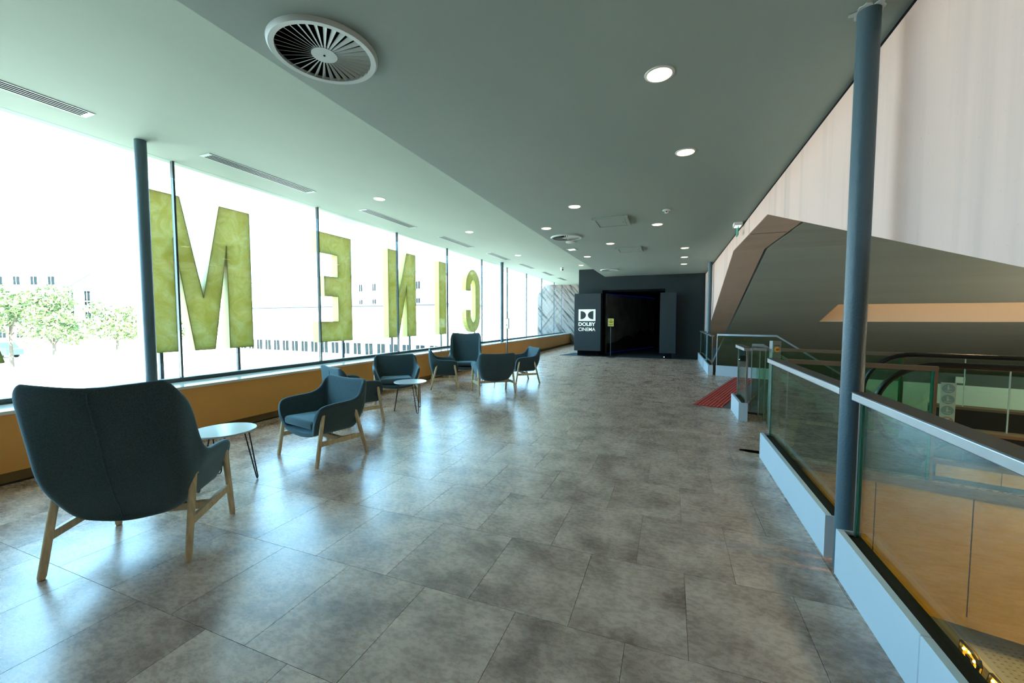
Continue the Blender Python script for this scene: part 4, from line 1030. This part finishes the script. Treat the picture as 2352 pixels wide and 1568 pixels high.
def tree(x, y, zc, rx, rz_, label, n=1500, seed=1):
    rnd = random.Random(seed)
    t = thing('tree', label, 'tree', 'street trees', (x, y, gz))
    MB().tube([(0, 0, 0), (0.05, 0, (zc - gz) * 0.5), (0, 0.1, zc - gz)], 0.2, 8, r1=0.08).obj('trunk', 'bark', t, True)
    for k in range(5):
        a = k * 1.3; MB().tube([(0, 0, (zc - gz) * 0.55), (rx * 0.5 * math.cos(a), rx * 0.5 * math.sin(a), zc - gz + rz_ * .2)], 0.08, 6, r1=0.03).obj('branch', 'bark', t, True)
    lf_ = MB(); blobs = [(rnd.uniform(-.6, .6) * rx, rnd.uniform(-.6, .6) * rx, rnd.uniform(-.55, .6) * rz_, rnd.uniform(.3, .5)) for _ in range(16)]
    for _ in range(n):
        b = rnd.choice(blobs); u = Vector((rnd.gauss(0, 1), rnd.gauss(0, 1), rnd.gauss(0, 1))).normalized() * rnd.uniform(.5, 1)
        c = Vector((b[0] + u.x * b[3] * rx, b[1] + u.y * b[3] * rx, zc - gz + b[2] + u.z * b[3] * rz_))
        e1 = Vector((rnd.gauss(0, 1), rnd.gauss(0, 1), rnd.gauss(0, 1))).normalized(); e2 = e1.orthogonal().normalized(); s_ = rnd.uniform(.14, .30)
        lf_.add([c - e1 * s_, c + e2 * s_ * .5, c + e1 * s_, c - e2 * s_ * .5], [(0, 1, 2, 3)])
    tag(lf_.obj('foliage', 'leaf', t), kind='stuff')
tree(-68.5, 21.6, 2.4, 5.2, 3.6, 'wide pale green tree at the far left', 4200, 3)
tree(-62.5, 22.8, 0.6, 2.6, 2.2, 'smaller bushy tree in front of the white fence end', 1600, 5)
tree(-64.0, 28.9, 1.0, 3.6, 2.8, 'round pale tree left of the letter M', 2600, 8)
tree(-66.7, 38.4, 0.3, 3.4, 2.6, 'pale tree showing through the strokes of the letter M', 2200, 11)
fe = thing('mesh_enclosure', 'white slatted enclosure standing below the trees', 'fence', None, (-80.4, 26.6, gz), math.atan2(5.2, 5.6))
for k in range(5):
    MB().box(k * 1.55 - 0.04, k * 1.55 + 0.04, -0.06, 0.06, 0, 3.3).obj('post', 'mesh', fe)
    for j in range(10): MB().box(k * 1.55 + 0.1 + j * 0.145, k * 1.55 + 0.19 + j * 0.145, -0.02, 0.02, 0.15, 3.15).obj('slat', 'mesh', fe)
    MB().box(k * 1.55, (k + 1) * 1.55, -0.04, 0.04, 3.15, 3.3).obj('top_rail', 'extgrey', fe)
ca = thing('parked_van', 'dark green van at the left picture edge', 'van', None, (-91.5, 25.2, gz), R(20))
MB().prism([(0, 0, 0.4), (5.0, 0, 0.4), (5.0, 0, 1.2), (4.4, 0, 1.4), (3.7, 0, 2.2), (0.1, 0, 2.3)], (0, 2.0, 0)).obj('body', 'carpaint', ca)
for x in (1.0, 4.0):
    for y in (0.0, 1.8): disc_y(0.38, y - 0.02, y + 0.2, (x, 0.38)).obj('wheel', 'slot', ca)
MB().box(0.5, 3.4, -0.02, 0.0, 1.45, 2.05).obj('side_window', 'extglass', ca)

# ================================================================== ADDED FILL LIGHTS FOR THE STAIRWELL
def fill_spot(x, y, z, e, label, col=(1.0, 0.66, 0.34)):  # invented spot, added to brighten the wood panels and the soffit
    t = thing('stairwell_fill_spot', label, 'downlight', 'added stairwell fill spots', (x, y, z))
    MB().lathe([(0.09, -0.02), (0.10, 0.0), (0.09, 0.0)], seg=20).obj('trim_ring', 'plastic', t, True)
    MB().lathe([(0.08, -0.022), (0.08, -0.01)], seg=20).obj('diffuser', 'lampwarm', t)
    l = D.lights.new('stairwell fill', 'SPOT'); l.energy = e; l.color = col; l.spot_size = R(130); l.spot_blend = 0.8; l.shadow_soft_size = 0.08
    lo = D.objects.new('spot_fill', l); COL.objects.link(lo); lo.parent = t; lo.location = (0, 0, -0.05)
fill_spot(2.6, 2.6, 1.70, 160, 'added fill spot over the void in front of the wood panels')
fill_spot(4.0, 3.2, 1.85, 120, 'added fill spot over the void farther from the hall')
fill_spot(3.6, 6.6, 2.62, 30, 'added fill spot above the escalator')

def fill_globe(x, y, z, e, label):  # invented globe out of view, added to light soffit, panels and reveal
    t = thing('fill_globe_lamp', label, 'lamp', 'added stairwell fill globes', (x, y, z))
    MB().lathe([(0.02, -0.14), (0.10, -0.10), (0.14, 0.0), (0.10, 0.10), (0.02, 0.14)], seg=24).obj('globe', 'lampwarm', t, True)
    MB().box(-0.004, 0.004, -0.004, 0.004, 0.14, 1.4).obj('cord', 'blacksteel', t)
    l = D.lights.new('globe fill', 'POINT'); l.energy = e; l.color = (1.0, 0.80, 0.58); l.shadow_soft_size = 0.2
    lo = D.objects.new('globe_fill', l); COL.objects.link(lo); lo.parent = t
fill_globe(5.2, 3.0, 0.3, 120, 'added fill globe over the void nearer the hall')
fill_globe(8.6, 9.0, 0.4, 330, 'added fill globe over the far side of the void')
